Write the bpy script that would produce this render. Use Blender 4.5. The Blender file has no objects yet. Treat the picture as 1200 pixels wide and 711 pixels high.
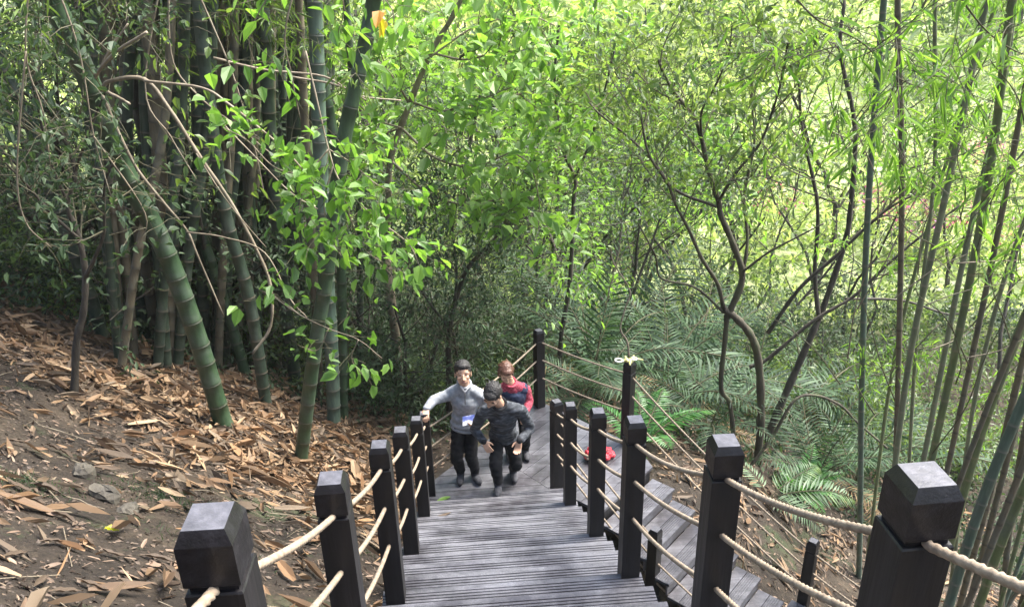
import bpy, math, random
import numpy as np
from mathutils import Vector, Matrix

SC = bpy.context.scene
COL = SC.collection
RNG = np.random.default_rng(11)
random.seed(5)
PI = math.pi

# ------------------------------------------------------------------ camera model
PITCH, YAW, ROLL = [math.radians(a) for a in (25.0, 3.6, 1.58)]
FPX = 946.0
EYE = np.array([0.0, 0.0, 5.885])

def cam_dir(u, v, w=1.0):
    c, s = math.cos(-ROLL), math.sin(-ROLL)
    u, v = u * c - v * s, u * s + v * c
    c, s = math.cos(PITCH), math.sin(PITCH)
    yf = w * c + v * s
    z = -w * s + v * c
    c, s = math.cos(YAW), math.sin(YAW)
    return np.array([u * c + yf * s, -u * s + yf * c, z])

def ray(px, py):
    return cam_dir((px - 600) / FPX, (355.5 - py) / FPX)

def at_y(px, py, y):
    r = ray(px, py)
    return r * (y / r[1]) + EYE

def axis_dist(p):
    return float(np.dot(np.asarray(p) - EYE, cam_dir(0, 0)))

# ------------------------------------------------------------------ terrain
def sstep(a, b, x):
    t = np.clip((x - a) / (b - a), 0, 1)
    return t * t * (3 - 2 * t)

_wv = [(RNG.uniform(0, 2 * PI), RNG.uniform(0, 2 * PI)) for _ in range(40)]
def fbm(x, y, scale, octaves=4, k0=0):
    out = 0.0
    amp = 1.0
    for o in range(octaves):
        for j in range(3):
            a, ph = _wv[(k0 + o * 3 + j) % 40]
            f = (2.0 ** o) / scale * (0.8 + 0.25 * j)
            out = out + amp * np.sin((x * math.cos(a) + y * math.sin(a)) * f * 2 * PI + ph + 1.3 * np.sin((y * math.cos(a) - x * math.sin(a)) * f * 3.1 + ph * 2))
        amp *= 0.5
    return out / 3.0

def terrain(x, y):
    x = np.asarray(x, float)
    y = np.asarray(y, float)
    base = np.where(y < 7.5, 4.42 - 0.585 * y, 0.03 - 0.33 * (y - 7.5))
    base = np.where(y > 15, 0.03 - 0.33 * 7.5, base)
    lat = 0.5 * np.clip(-x - 0.75, 0, 7) + 0.22 * np.clip(-x - 7.75, 0, 60)
    gl = base - 0.38 + lat
    t = (x - y + 5.66) / 1.4142
    z2 = np.where(t < 0, 0, np.where(t < 1.9, -0.6 * t, -1.14 - 0.2 * (t - 1.9)))
    sm = x + y
    out = 0.42 * np.clip((sm - 10.3) / 1.4142, 0, 9.5)
    steep = (4.42 - 0.585 * y) - 0.5 - 1.7 * (x - 0.9)
    gr = np.maximum(z2 - 0.42 - out, np.where(y < 8.5, steep, -99))
    w = sstep(0.2, 1.2, x)
    g = gl * (1 - w) + gr * w
    g = np.maximum(g, -4.6)
    far = np.clip(y - 30, 0, 400) * 0.28 + np.clip(np.abs(x) - 30, 0, 400) * 0.2
    g = g + far
    amp = 0.5 + 0.5 * sstep(10, 25, y)
    g = g + amp * (0.05 * fbm(x, y, 2.3, 3) + 0.012 * fbm(x, y, 0.35, 3, 9))
    g = g + sstep(10, 30, y) * 0.35 * fbm(x, y, 13.0, 2, 5)
    return g

def tz(x, y):
    return float(terrain(x, y))

def on_ground(px, py):
    r = ray(px, py)
    t = np.arange(1.0, 90.0, 0.02)
    p = EYE[None, :] + t[:, None] * r[None, :]
    h = terrain(p[:, 0], p[:, 1])
    k = int(np.argmax(p[:, 2] < h))
    if k == 0:
        k = len(t) - 1
    return np.array([p[k, 0], p[k, 1], h[k]])

def tnormal(x, y):
    e = 0.05
    n = np.stack([-(terrain(x + e, y) - terrain(x - e, y)) / (2 * e), -(terrain(x, y + e) - terrain(x, y - e)) / (2 * e), np.ones_like(np.asarray(x, float))], -1)
    return n / np.linalg.norm(n, axis=-1, keepdims=True)

# ------------------------------------------------------------------ materials
def nmat(name):
    m = bpy.data.materials.new(name)
    m.use_nodes = True
    nt = m.node_tree
    nt.nodes.clear()
    return m, nt, nt.nodes, nt.links

def ramp(nodes, cols, pos=None, interp='LINEAR'):
    r = nodes.new('ShaderNodeValToRGB')
    cr = r.color_ramp
    cr.interpolation = interp
    while len(cr.elements) < len(cols):
        cr.elements.new(0.5)
    for i, c in enumerate(cols):
        cr.elements[i].position = pos[i] if pos else i / max(1, len(cols) - 1)
        cr.elements[i].color = (*c[:3], 1)
    return r

def noise_node(nodes, links, scale, detail=4, rough=0.55, vec=None, dim='3D'):
    n = nodes.new('ShaderNodeTexNoise')
    n.inputs['Scale'].default_value = scale
    n.inputs['Detail'].default_value = detail
    n.inputs['Roughness'].default_value = rough
    if vec is not None:
        links.new(vec, n.inputs['Vector'])
    return n

def leaf_mat(name, cols, trans=0.45, rough=0.42, tboost=(1.7, 1.9, 0.8), spec=0.45):
    m, nt, N, L = nmat(name)
    out = N.new('ShaderNodeOutputMaterial')
    geo = N.new('ShaderNodeNewGeometry')
    rp = ramp(N, cols)
    L.new(geo.outputs['Random Per Island'], rp.inputs[0])
    pr = N.new('ShaderNodeBsdfPrincipled')
    pr.inputs['Roughness'].default_value = rough
    pr.inputs['Specular IOR Level'].default_value = spec
    L.new(rp.outputs[0], pr.inputs['Base Color'])
    if trans > 0:
        mul = N.new('ShaderNodeVectorMath')
        mul.operation = 'MULTIPLY'
        mul.inputs[1].default_value = tboost
        L.new(rp.outputs[0], mul.inputs[0])
        tr = N.new('ShaderNodeBsdfTranslucent')
        L.new(mul.outputs[0], tr.inputs['Color'])
        mx = N.new('ShaderNodeMixShader')
        mx.inputs[0].default_value = trans
        L.new(pr.outputs[0], mx.inputs[1])
        L.new(tr.outputs[0], mx.inputs[2])
        L.new(mx.outputs[0], out.inputs[0])
    else:
        L.new(pr.outputs[0], out.inputs[0])
    return m

def surf_mat(name, cols, scale=8, rough=(0.5, 0.8), bump=0.0, bscale=40, stretch=(1, 1, 1), pos=None, spec=0.5, metallic=0.0, detail=5, coord='Object', island=0.0):
    m, nt, N, L = nmat(name)
    out = N.new('ShaderNodeOutputMaterial')
    tc = N.new('ShaderNodeTexCoord')
    mp = N.new('ShaderNodeMapping')
    mp.inputs['Scale'].default_value = stretch
    L.new(tc.outputs[coord], mp.inputs[0])
    n1 = noise_node(N, L, scale, detail, 0.6, mp.outputs[0])
    rp = ramp(N, cols, pos)
    if pos is None:
        k = len(cols)
        for i, e in enumerate(rp.color_ramp.elements):
            e.position = 0.3 + 0.4 * i / max(1, k - 1)
    src = n1.outputs['Fac']
    if island > 0:
        geo = N.new('ShaderNodeNewGeometry')
        ma = N.new('ShaderNodeMath'); ma.operation = 'MULTIPLY_ADD'
        L.new(geo.outputs['Random Per Island'], ma.inputs[0])
        ma.inputs[1].default_value = island
        L.new(src, ma.inputs[2])
        mb = N.new('ShaderNodeMath'); mb.operation = 'SUBTRACT'
        L.new(ma.outputs[0], mb.inputs[0]); mb.inputs[1].default_value = island * 0.5
        src = mb.outputs[0]
    L.new(src, rp.inputs[0])
    pr = N.new('ShaderNodeBsdfPrincipled')
    L.new(rp.outputs[0], pr.inputs['Base Color'])
    pr.inputs['Specular IOR Level'].default_value = spec
    pr.inputs['Metallic'].default_value = metallic
    n2 = noise_node(N, L, scale * 1.7, 3, 0.6, mp.outputs[0])
    mr = N.new('ShaderNodeMapRange')
    mr.inputs['From Min'].default_value = 0.3
    mr.inputs['From Max'].default_value = 0.7
    mr.inputs['To Min'].default_value = rough[0]
    mr.inputs['To Max'].default_value = rough[1]
    L.new(n2.outputs['Fac'], mr.inputs[0])
    L.new(mr.outputs[0], pr.inputs['Roughness'])
    if bump > 0:
        n3 = noise_node(N, L, bscale, 4, 0.6, mp.outputs[0])
        b = N.new('ShaderNodeBump')
        b.inputs['Strength'].default_value = 1.0
        b.inputs['Distance'].default_value = bump
        L.new(n3.outputs['Fac'], b.inputs['Height'])
        L.new(b.outputs[0], pr.inputs['Normal'])
    L.new(pr.outputs[0], out.inputs[0])
    return m

M = {}
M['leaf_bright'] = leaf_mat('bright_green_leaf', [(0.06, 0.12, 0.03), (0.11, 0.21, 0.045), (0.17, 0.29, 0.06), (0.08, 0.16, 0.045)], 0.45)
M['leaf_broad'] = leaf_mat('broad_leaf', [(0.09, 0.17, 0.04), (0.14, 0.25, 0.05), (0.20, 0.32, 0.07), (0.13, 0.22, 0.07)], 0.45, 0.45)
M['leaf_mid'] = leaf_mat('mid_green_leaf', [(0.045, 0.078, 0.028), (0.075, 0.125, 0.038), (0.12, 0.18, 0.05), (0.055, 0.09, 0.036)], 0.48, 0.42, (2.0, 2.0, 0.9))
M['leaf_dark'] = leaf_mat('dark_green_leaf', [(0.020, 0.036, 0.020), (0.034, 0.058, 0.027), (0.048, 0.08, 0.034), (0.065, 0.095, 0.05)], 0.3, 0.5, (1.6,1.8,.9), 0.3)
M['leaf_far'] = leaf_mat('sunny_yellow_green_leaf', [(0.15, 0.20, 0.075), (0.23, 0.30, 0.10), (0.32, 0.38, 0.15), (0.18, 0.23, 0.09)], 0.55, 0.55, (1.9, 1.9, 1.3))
M['leaf_bamboo'] = leaf_mat('bamboo_leaf', [(0.09, 0.17, 0.04), (0.15, 0.26, 0.055), (0.21, 0.32, 0.07), (0.13, 0.20, 0.09)], 0.5, 0.45)
M['leaf_yellow'] = leaf_mat('yellowing_leaf', [(0.45, 0.30, 0.03), (0.35, 0.36, 0.04), (0.4, 0.16, 0.04)], 0.5)
M['palm'] = leaf_mat('palm_leaflet', [(0.016, 0.034, 0.02), (0.032, 0.062, 0.03), (0.05, 0.092, 0.042), (0.07, 0.115, 0.06)], 0.25, 0.6, (1.5,1.7,.8), 0.25)
M['palm_dry'] = leaf_mat('dry_palm_leaflet', [(0.16, 0.11, 0.06), (0.24, 0.17, 0.09), (0.10, 0.07, 0.04)], 0.2, 0.8, (1.2,1.1,.9), 0.15)
M['fern'] = leaf_mat('fern_leaflet', [(0.04, 0.12, 0.035), (0.07, 0.19, 0.05), (0.09, 0.22, 0.06)], 0.4)
M['litter'] = leaf_mat('dry_sheath', [(0.085, 0.06, 0.04), (0.21, 0.135, 0.08), (0.34, 0.24, 0.15), (0.16, 0.095, 0.05), (0.065, 0.05, 0.038), (0.25, 0.145, 0.075), (0.19, 0.145, 0.10), (0.10, 0.075, 0.057)], 0.12, 0.65, (1.1, 1.0, .9), 0.25)
M['litter_grey'] = leaf_mat('rotting_leaf', [(0.10, 0.065, 0.045), (0.17, 0.115, 0.08), (0.24, 0.17, 0.12), (0.06, 0.045, 0.035)], 0.05, 0.6, (1, 1, 1), 0.35)
M['crumb'] = leaf_mat('soil_crumb', [(0.035, 0.025, 0.02), (0.07, 0.05, 0.036), (0.12, 0.085, 0.06), (0.05, 0.037, 0.03)], 0.0, 0.7)
M['bark'] = surf_mat('dark_bark', [(0.018, 0.015, 0.012), (0.045, 0.037, 0.028), (0.085, 0.072, 0.055)], 9, (0.7, 0.95), 0.01, 30, (1, 1, 0.25))
M['bark_moss'] = surf_mat('mossy_bark', [(0.025, 0.021, 0.015), (0.06, 0.05, 0.033), (0.075, 0.085, 0.04)], 7, (0.7, 0.95), 0.01, 30, (1, 1, 0.3))
M['bark_pale'] = surf_mat('pale_twig_bark', [(0.09, 0.07, 0.045), (0.18, 0.145, 0.10), (0.27, 0.23, 0.165)], 9, (0.6, 0.9), 0.004, 50, (1, 1, 0.3))
M['twig'] = surf_mat('twig', [(0.05, 0.045, 0.025), (0.11, 0.10, 0.05)], 9, (0.6, 0.9))

def culm_mat(name, cols, ring, rough=(0.3, 0.5)):
    m, nt, N, L = nmat(name)
    out = N.new('ShaderNodeOutputMaterial')
    tc = N.new('ShaderNodeTexCoord')
    mp = N.new('ShaderNodeMapping'); mp.inputs['Scale'].default_value = (1, 1, 0.16)
    L.new(tc.outputs['Object'], mp.inputs[0])
    n1 = noise_node(N, L, 22, 6, 0.65, mp.outputs[0])
    rp = ramp(N, cols, [0.25 + 0.5 * i / (len(cols) - 1) for i in range(len(cols))])
    L.new(n1.outputs['Fac'], rp.inputs[0])
    at = N.new('ShaderNodeAttribute'); at.attribute_name = 'node_ring'
    mx = N.new('ShaderNodeMix'); mx.data_type = 'RGBA'
    L.new(at.outputs['Fac'], mx.inputs['Factor'])
    L.new(rp.outputs[0], mx.inputs['A'])
    mx.inputs['B'].default_value = (*ring, 1)
    # large pale lichen patches
    n2 = noise_node(N, L, 3.0, 5, 0.7, tc.outputs['Object'])
    r2 = ramp(N, [(0, 0, 0), (1, 1, 1)], [0.48, 0.70])
    L.new(n2.outputs['Fac'], r2.inputs[0])
    mm = N.new('ShaderNodeMath'); mm.operation = 'MULTIPLY'; mm.inputs[1].default_value = 0.7
    L.new(r2.outputs[0], mm.inputs[0])
    mx2 = N.new('ShaderNodeMix'); mx2.data_type = 'RGBA'
    L.new(mm.outputs[0], mx2.inputs['Factor'])
    L.new(mx.outputs['Result'], mx2.inputs['A'])
    mx2.inputs['B'].default_value = (0.085, 0.10, 0.082, 1)
    pr = N.new('ShaderNodeBsdfPrincipled')
    L.new(mx2.outputs['Result'], pr.inputs['Base Color'])
    mr = N.new('ShaderNodeMapRange')
    mr.inputs['To Min'].default_value = rough[0]; mr.inputs['To Max'].default_value = rough[1]
    L.new(n2.outputs['Fac'], mr.inputs[0])
    L.new(mr.outputs[0], pr.inputs['Roughness'])
    b = N.new('ShaderNodeBump'); b.inputs['Distance'].default_value = 0.002
    L.new(n1.outputs['Fac'], b.inputs['Height'])
    L.new(b.outputs[0], pr.inputs['Normal'])
    L.new(pr.outputs[0], out.inputs[0])
    return m

M['culm_green'] = culm_mat('green_culm', [(0.016, 0.032, 0.017), (0.028, 0.055, 0.026), (0.048, 0.08, 0.038)], (0.055, 0.06, 0.04))
M['culm_blue'] = culm_mat('blue_green_culm', [(0.045, 0.075, 0.055), (0.075, 0.115, 0.085), (0.13, 0.175, 0.13)], (0.15, 0.15, 0.12))
M['culm_pale'] = culm_mat('pale_olive_culm', [(0.09, 0.11, 0.06), (0.15, 0.17, 0.10), (0.22, 0.23, 0.15)], (0.22, 0.20, 0.14))
M['culm_dark'] = culm_mat('dark_culm', [(0.013, 0.024, 0.015), (0.025, 0.042, 0.026), (0.045, 0.062, 0.040)], (0.10, 0.085, 0.06), (0.4, 0.6))
M['culm_brown'] = culm_mat('brown_culm', [(0.06, 0.048, 0.032), (0.115, 0.095, 0.06), (0.17, 0.145, 0.095)], (0.06, 0.048, 0.034), (0.5, 0.75))
M['culm_olive'] = culm_mat('olive_culm', [(0.07, 0.095, 0.035), (0.12, 0.15, 0.06), (0.19, 0.21, 0.11)], (0.20, 0.18, 0.10))

M['post'] = surf_mat('black_stained_timber', [(0.005, 0.0045, 0.005), (0.009, 0.008, 0.009), (0.018, 0.016, 0.018)], 14, (0.42, 0.62), 0.0016, 90, (1, 1, 0.08), None, 0.35)
M['cap'] = surf_mat('weathered_black_cap', [(0.005, 0.0045, 0.005), (0.009, 0.008, 0.010), (0.020, 0.019, 0.022)], 22, (0.35, 0.5), 0.0012, 120, (1, 1, 1), None, 0.35)
M['cap_top'] = surf_mat('sky_sheen_cap_top', [(0.04, 0.039, 0.045), (0.075, 0.073, 0.084), (0.12, 0.117, 0.135)], 26, (0.35, 0.5), 0.001, 120)  # paler top face: the sky's reflection is put into its base colour
M['rope'] = surf_mat('beige_nylon_rope', [(0.16, 0.12, 0.085), (0.25, 0.195, 0.14), (0.33, 0.265, 0.195)], 30, (0.7, 0.9), 0.001, 200)
M['rock'] = surf_mat('grey_brown_rock', [(0.035, 0.03, 0.024), (0.075, 0.065, 0.05), (0.12, 0.105, 0.08)], 6, (0.7, 0.95), 0.012, 25)

def deck_mat(k=1.0):
    m, nt, N, L = nmat('wet_grooved_decking')
    out = N.new('ShaderNodeOutputMaterial')
    geo = N.new('ShaderNodeNewGeometry')
    mp = N.new('ShaderNodeMapping'); mp.inputs['Scale'].default_value = (0.35, 3.0, 3.0)
    L.new(geo.outputs['Position'], mp.inputs[0])
    n1 = noise_node(N, L, 9, 7, 0.68, mp.outputs[0])
    rp = ramp(N, [(0.062 * k, 0.060 * k, 0.065 * k), (0.13 * k, 0.128 * k, 0.142 * k), (0.20 * k, 0.197 * k, 0.222 * k)], [0.25, 0.5, 0.75])
    L.new(n1.outputs['Fac'], rp.inputs[0])
    # broad damp stains
    n2 = noise_node(N, L, 1.6, 6, 0.7, geo.outputs['Position'])
    r2 = ramp(N, [(0.38, 0.36, 0.37), (1, 1, 1)], [0.40, 0.58])
    L.new(n2.outputs['Fac'], r2.inputs[0])
    mx = N.new('ShaderNodeMix'); mx.data_type = 'RGBA'; mx.blend_type = 'MULTIPLY'
    mx.inputs['Factor'].default_value = 1.0
    L.new(rp.outputs[0], mx.inputs['A']); L.new(r2.outputs[0], mx.inputs['B'])
    # island tint (each board a little different)
    r3 = ramp(N, [(0.88, 0.87, 0.87), (1.10, 1.10, 1.10)])
    L.new(geo.outputs['Random Per Island'], r3.inputs[0])
    mx3 = N.new('ShaderNodeMix'); mx3.data_type = 'RGBA'; mx3.blend_type = 'MULTIPLY'
    mx3.inputs['Factor'].default_value = 1.0
    L.new(mx.outputs['Result'], mx3.inputs['A']); L.new(r3.outputs[0], mx3.inputs['B'])
    # speckle
    n4 = noise_node(N, L, 190, 2, 0.5, geo.outputs['Position'])
    r4 = ramp(N, [(0.72, 0.72, 0.72), (1.25, 1.25, 1.25)], [0.35, 0.65])
    L.new(n4.outputs['Fac'], r4.inputs[0])
    mx4 = N.new('ShaderNodeMix'); mx4.data_type = 'RGBA'; mx4.blend_type = 'MULTIPLY'
    mx4.inputs['Factor'].default_value = 1.0
    L.new(mx3.outputs['Result'], mx4.inputs['A']); L.new(r4.outputs[0], mx4.inputs['B'])
    pr = N.new('ShaderNodeBsdfPrincipled')
    L.new(mx4.outputs['Result'], pr.inputs['Base Color'])
    mr = N.new('ShaderNodeMapRange')
    mr.inputs['From Min'].default_value = 0.35; mr.inputs['From Max'].default_value = 0.65
    mr.inputs['To Min'].default_value = 0.30; mr.inputs['To Max'].default_value = 0.5
    L.new(n2.outputs['Fac'], mr.inputs[0]); L.new(mr.outputs[0], pr.inputs['Roughness'])
    b = N.new('ShaderNodeBump'); b.inputs['Distance'].default_value = 0.0015
    L.new(n1.outputs['Fac'], b.inputs['Height']); L.new(b.outputs[0], pr.inputs['Normal'])
    L.new(pr.outputs[0], out.inputs[0])
    return m
M['deck'] = deck_mat()
M['deck_grooved'] = deck_mat(0.85)

def ground_mat():
    m, nt, N, L = nmat('forest_floor_soil')
    out = N.new('ShaderNodeOutputMaterial')
    geo = N.new('ShaderNodeNewGeometry')
    P = geo.outputs['Position']
    n1 = noise_node(N, L, 1.3, 8, 0.68, P)
    rp = ramp(N, [(0.014, 0.011, 0.009), (0.034, 0.026, 0.019), (0.062, 0.048, 0.034), (0.10, 0.08, 0.058)], [0.3, 0.46, 0.6, 0.75])
    L.new(n1.outputs['Fac'], rp.inputs[0])
    n2 = noise_node(N, L, 26, 6, 0.7, P)
    r2 = ramp(N, [(0.45, 0.42, 0.40), (1.25, 1.22, 1.2)], [0.33, 0.66])
    L.new(n2.outputs['Fac'], r2.inputs[0])
    mx = N.new('ShaderNodeMix'); mx.data_type = 'RGBA'; mx.blend_type = 'MULTIPLY'
    mx.inputs['Factor'].default_value = 1
    L.new(rp.outputs[0], mx.inputs['A']); L.new(r2.outputs[0], mx.inputs['B'])
    # moss patches
    n3 = noise_node(N, L, 0.9, 6, 0.75, P)
    r3 = ramp(N, [(0, 0, 0), (1, 1, 1)], [0.56, 0.66])
    L.new(n3.outputs['Fac'], r3.inputs[0])
    mm = N.new('ShaderNodeMath'); mm.operation = 'MULTIPLY'; mm.inputs[1].default_value = 0.5
    L.new(r3.outputs[0], mm.inputs[0])
    mo = N.new('ShaderNodeMix'); mo.data_type = 'RGBA'
    L.new(mm.outputs[0], mo.inputs['Factor'])
    L.new(mx.outputs['Result'], mo.inputs['A']); mo.inputs['B'].default_value = (0.05, 0.08, 0.03, 1)
    # beyond the wood the ground is open grassland
    sx = N.new('ShaderNodeSeparateXYZ'); L.new(P, sx.inputs[0])
    mr = N.new('ShaderNodeMapRange')
    mr.inputs['From Min'].default_value = 17; mr.inputs['From Max'].default_value = 23
    L.new(sx.outputs['Y'], mr.inputs[0])
    n5 = noise_node(N, L, 0.35, 7, 0.7, P)
    r5 = ramp(N, [(0.18, 0.22, 0.09), (0.32, 0.38, 0.18), (0.50, 0.53, 0.34)], [0.35, 0.52, 0.68])
    L.new(n5.outputs['Fac'], r5.inputs[0])
    gm = N.new('ShaderNodeMix'); gm.data_type = 'RGBA'
    L.new(mr.outputs[0], gm.inputs['Factor'])
    L.new(mo.outputs['Result'], gm.inputs['A']); L.new(r5.outputs[0], gm.inputs['B'])
    pr = N.new('ShaderNodeBsdfPrincipled'); pr.inputs['Roughness'].default_value = 0.85
    pr.inputs['Specular IOR Level'].default_value = 0.3
    L.new(gm.outputs['Result'], pr.inputs['Base Color'])
    b = N.new('ShaderNodeBump'); b.inputs['Distance'].default_value = 0.03
    L.new(n2.outputs['Fac'], b.inputs['Height']); L.new(b.outputs[0], pr.inputs['Normal'])
    L.new(pr.outputs[0], out.inputs[0])
    return m
M['ground'] = ground_mat()

# ------------------------------------------------------------------ mesh building
class Geo:
    """Collects vertices and faces, then links them as one mesh object."""
    def __init__(s):
        s.v, s.q, s.t, s.at, s.n = [], [], [], [], 0
        s.ng = []
    def add(s, v, quads=None, tris=None, attr=None):
        v = np.asarray(v, float).reshape(-1, 3)
        if quads is not None and len(quads):
            s.q.append(np.asarray(quads, int).reshape(-1, 4) + s.n)
        if tris is not None and len(tris):
            s.t.append(np.asarray(tris, int).reshape(-1, 3) + s.n)
        s.v.append(v)
        s.at.append(np.zeros(len(v)) if attr is None else np.asarray(attr, float))
        s.n += len(v)
    def ngon(s, v):
        v = np.asarray(v, float)
        s.ng.append(list(range(s.n, s.n + len(v))))
        s.v.append(v); s.at.append(np.zeros(len(v))); s.n += len(v)
    def box(s, c, d, R=None, taper=None):
        c = np.asarray(c, float); h = np.asarray(d, float) / 2
        p = np.array([[x, y, z] for z in (-1, 1) for y in (-1, 1) for x in (-1, 1)], float) * h
        if taper is not None:
            p[4:, :2] *= taper
        if R is not None:
            p = p @ np.asarray(R).T
        s.add(p + c, [(0, 2, 3, 1), (4, 5, 7, 6), (0, 1, 5, 4), (1, 3, 7, 5), (3, 2, 6, 7), (2, 0, 4, 6)])
    def sect(s, c, secs, R=None, cap=True):
        """stack of square sections [(z, half_x, half_y)]"""
        ring = np.array([(-1, -1), (1, -1), (1, 1), (-1, 1)], float)
        v = []
        for z, hx, hy in secs:
            for a, b in ring:
                v.append((a * hx, b * hy, z))
        v = np.array(v)
        if R is not None:
            v = v @ np.asarray(R).T
        q = []
        for i in range(len(secs) - 1):
            for k in range(4):
                a = i * 4 + k; b = i * 4 + (k + 1) % 4
                q.append((a, b, b + 4, a + 4))
        q.append((3, 2, 1, 0)); n = (len(secs) - 1) * 4
        q.append((n, n + 1, n + 2, n + 3))
        s.add(v + np.asarray(c, float), q)
    def tube(s, pts, rad, sides=8, attr=None, twist=None, closed_ends=True):
        pts = np.asarray(pts, float)
        n = len(pts)
        rad = np.full(n, rad, float) if np.isscalar(rad) else np.asarray(rad, float)
        tan = np.gradient(pts, axis=0)
        tan /= np.linalg.norm(tan, axis=1, keepdims=True) + 1e-12
        ref = np.array([1.0, 0, 0]) if abs(tan[0, 0]) < 0.8 else np.array([0, 1.0, 0])
        u = np.zeros((n, 3))
        a = ref - tan[0] * np.dot(ref, tan[0]); a /= np.linalg.norm(a)
        u[0] = a
        for i in range(1, n):
            a = a - tan[i] * np.dot(a, tan[i]); a /= np.linalg.norm(a) + 1e-12
            u[i] = a
        w = np.cross(tan, u)
        th = np.linspace(0, 2 * PI, sides, endpoint=False)
        rr = rad[:, None] * np.ones(sides)[None, :]
        if twist is not None:
            rr = rr * (1 + 0.2 * np.cos(3 * (th[None, :] - twist[:, None])))
        v = pts[:, None, :] + rr[:, :, None] * (np.cos(th)[None, :, None] * u[:, None, :] + np.sin(th)[None, :, None] * w[:, None, :])
        v = v.reshape(-1, 3)
        i = np.arange(n - 1)[:, None] * sides; k = np.arange(sides)[None, :]; k2 = (k + 1) % sides
        q = np.stack([i + k, i + k2, i + sides + k2, i + sides + k], -1).reshape(-1, 4)
        at = None
        if attr is not None:
            at = np.repeat(attr, sides)
        base = s.n
        s.add(v, q, None, at)
        if closed_ends:
            s.ng.append([base + sides - 1 - j for j in range(sides)])
            s.ng.append([base + (n - 1) * sides + j for j in range(sides)])
    def mesh(s, name, smooth=False, attr=None):
        v = np.concatenate(s.v) if s.v else np.zeros((0, 3))
        loops, starts = [], []
        pos = 0
        for arr, k in ((s.q, 4), (s.t, 3)):
            if arr:
                a = np.concatenate(arr)
                loops.append(a.reshape(-1))
                starts.append(pos + np.arange(len(a)) * k)
                pos += len(a) * k
        for g in s.ng:
            loops.append(np.array(g)); starts.append(np.array([pos])); pos += len(g)
        me = bpy.data.meshes.new(name)
        me.vertices.add(len(v)); me.vertices.foreach_set('co', v.astype(np.float32).ravel())
        lo = np.concatenate(loops); st = np.concatenate(starts)
        me.loops.add(len(lo)); me.loops.foreach_set('vertex_index', lo.astype(np.int32))
        me.polygons.add(len(st)); me.polygons.foreach_set('loop_start', st.astype(np.int32))
        if attr:
            A = me.attributes.new(attr, 'FLOAT', 'POINT')
            A.data.foreach_set('value', np.concatenate(s.at).astype(np.float32))
        me.update(calc_edges=True)
        me.polygons.foreach_set('use_smooth', np.full(len(st), smooth))
        return me
    def obj(s, name, mat, parent=None, smooth=False, attr=None, loc=None):
        me = s.mesh(name, smooth, attr)
        me.materials.append(mat)
        return link_mesh(name, me, parent, loc)

def multi(name, geos, parent=None):
    """one mesh object from several (Geo, material) layers"""
    g = Geo(); cnt = []
    for a, m in geos:
        a2q = [q + g.n for q in a.q]; a2t = [t + g.n for t in a.t]
        g.q += a2q; g.t += a2t; g.v += a.v; g.at += a.at; g.n += a.n
        cnt.append((sum(len(q) for q in a.q), sum(len(t) for t in a.t)))
    me = g.mesh(name)
    for a, m in geos: me.materials.append(m)
    idx = np.concatenate([np.full(c[0], i) for i, c in enumerate(cnt)] + [np.full(c[1], i) for i, c in enumerate(cnt)]).astype(np.int32)
    me.polygons.foreach_set('material_index', idx)
    return link_mesh(name, me, parent)

def link_mesh(name, me, parent=None, loc=None):
    o = bpy.data.objects.new(name, me)
    COL.objects.link(o)
    if parent is not None:
        o.parent = parent
    if loc is not None:
        o.location = loc
    return o

def tag(o, label, cat, group=None, kind=None):
    o['label'] = label
    o['category'] = cat
    if group:
        o['group'] = group
    if kind:
        o['kind'] = kind
    return o

def thing(name, label, cat, loc=(0, 0, 0), rz=0.0, group=None, scale=1.0):
    o = bpy.data.objects.new(name, None)
    o.empty_display_size = 0.1
    COL.objects.link(o)
    o.location = loc
    o.rotation_euler = (0, 0, rz)
    o.scale = (scale,) * 3 if np.isscalar(scale) else scale
    return tag(o, label, cat, group)

def struct(o):
    o['kind'] = 'structure'
    return o

def dup(root, loc, rz=0.0, label=None, scale=1.0, tilt=(0, 0)):
    r = root.copy(); COL.objects.link(r)
    r.location = loc; r.rotation_euler = (tilt[0], tilt[1], rz)
    r.scale = (scale,) * 3 if np.isscalar(scale) else scale
    if label:
        r['label'] = label
    for ch in list(root.children):
        c = ch.copy(); COL.objects.link(c); c.parent = r
        for g in ch.children:
            d = g.copy(); COL.objects.link(d); d.parent = c
    return r

def nrm(a):
    a = np.asarray(a, float)
    return a / (np.linalg.norm(a, axis=-1, keepdims=True) + 1e-12)

def smooth_path(pts, per=6):
    """Catmull-Rom through the points"""
    p = np.asarray(pts, float)
    if len(p) < 3:
        t = np.linspace(0, 1, per + 1)[:, None]
        return p[0] * (1 - t) + p[-1] * t
    q = np.vstack([2 * p[0] - p[1], p, 2 * p[-1] - p[-2]])
    out = []
    for i in range(1, len(q) - 2):
        for k in range(per):
            t = k / per
            a, b, c, d = q[i - 1], q[i], q[i + 1], q[i + 2]
            out.append(0.5 * (2 * b + (c - a) * t + (2 * a - 5 * b + 4 * c - d) * t * t + (3 * b - a - 3 * c + d) * t ** 3))
    out.append(q[-2])
    return np.array(out)

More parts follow.
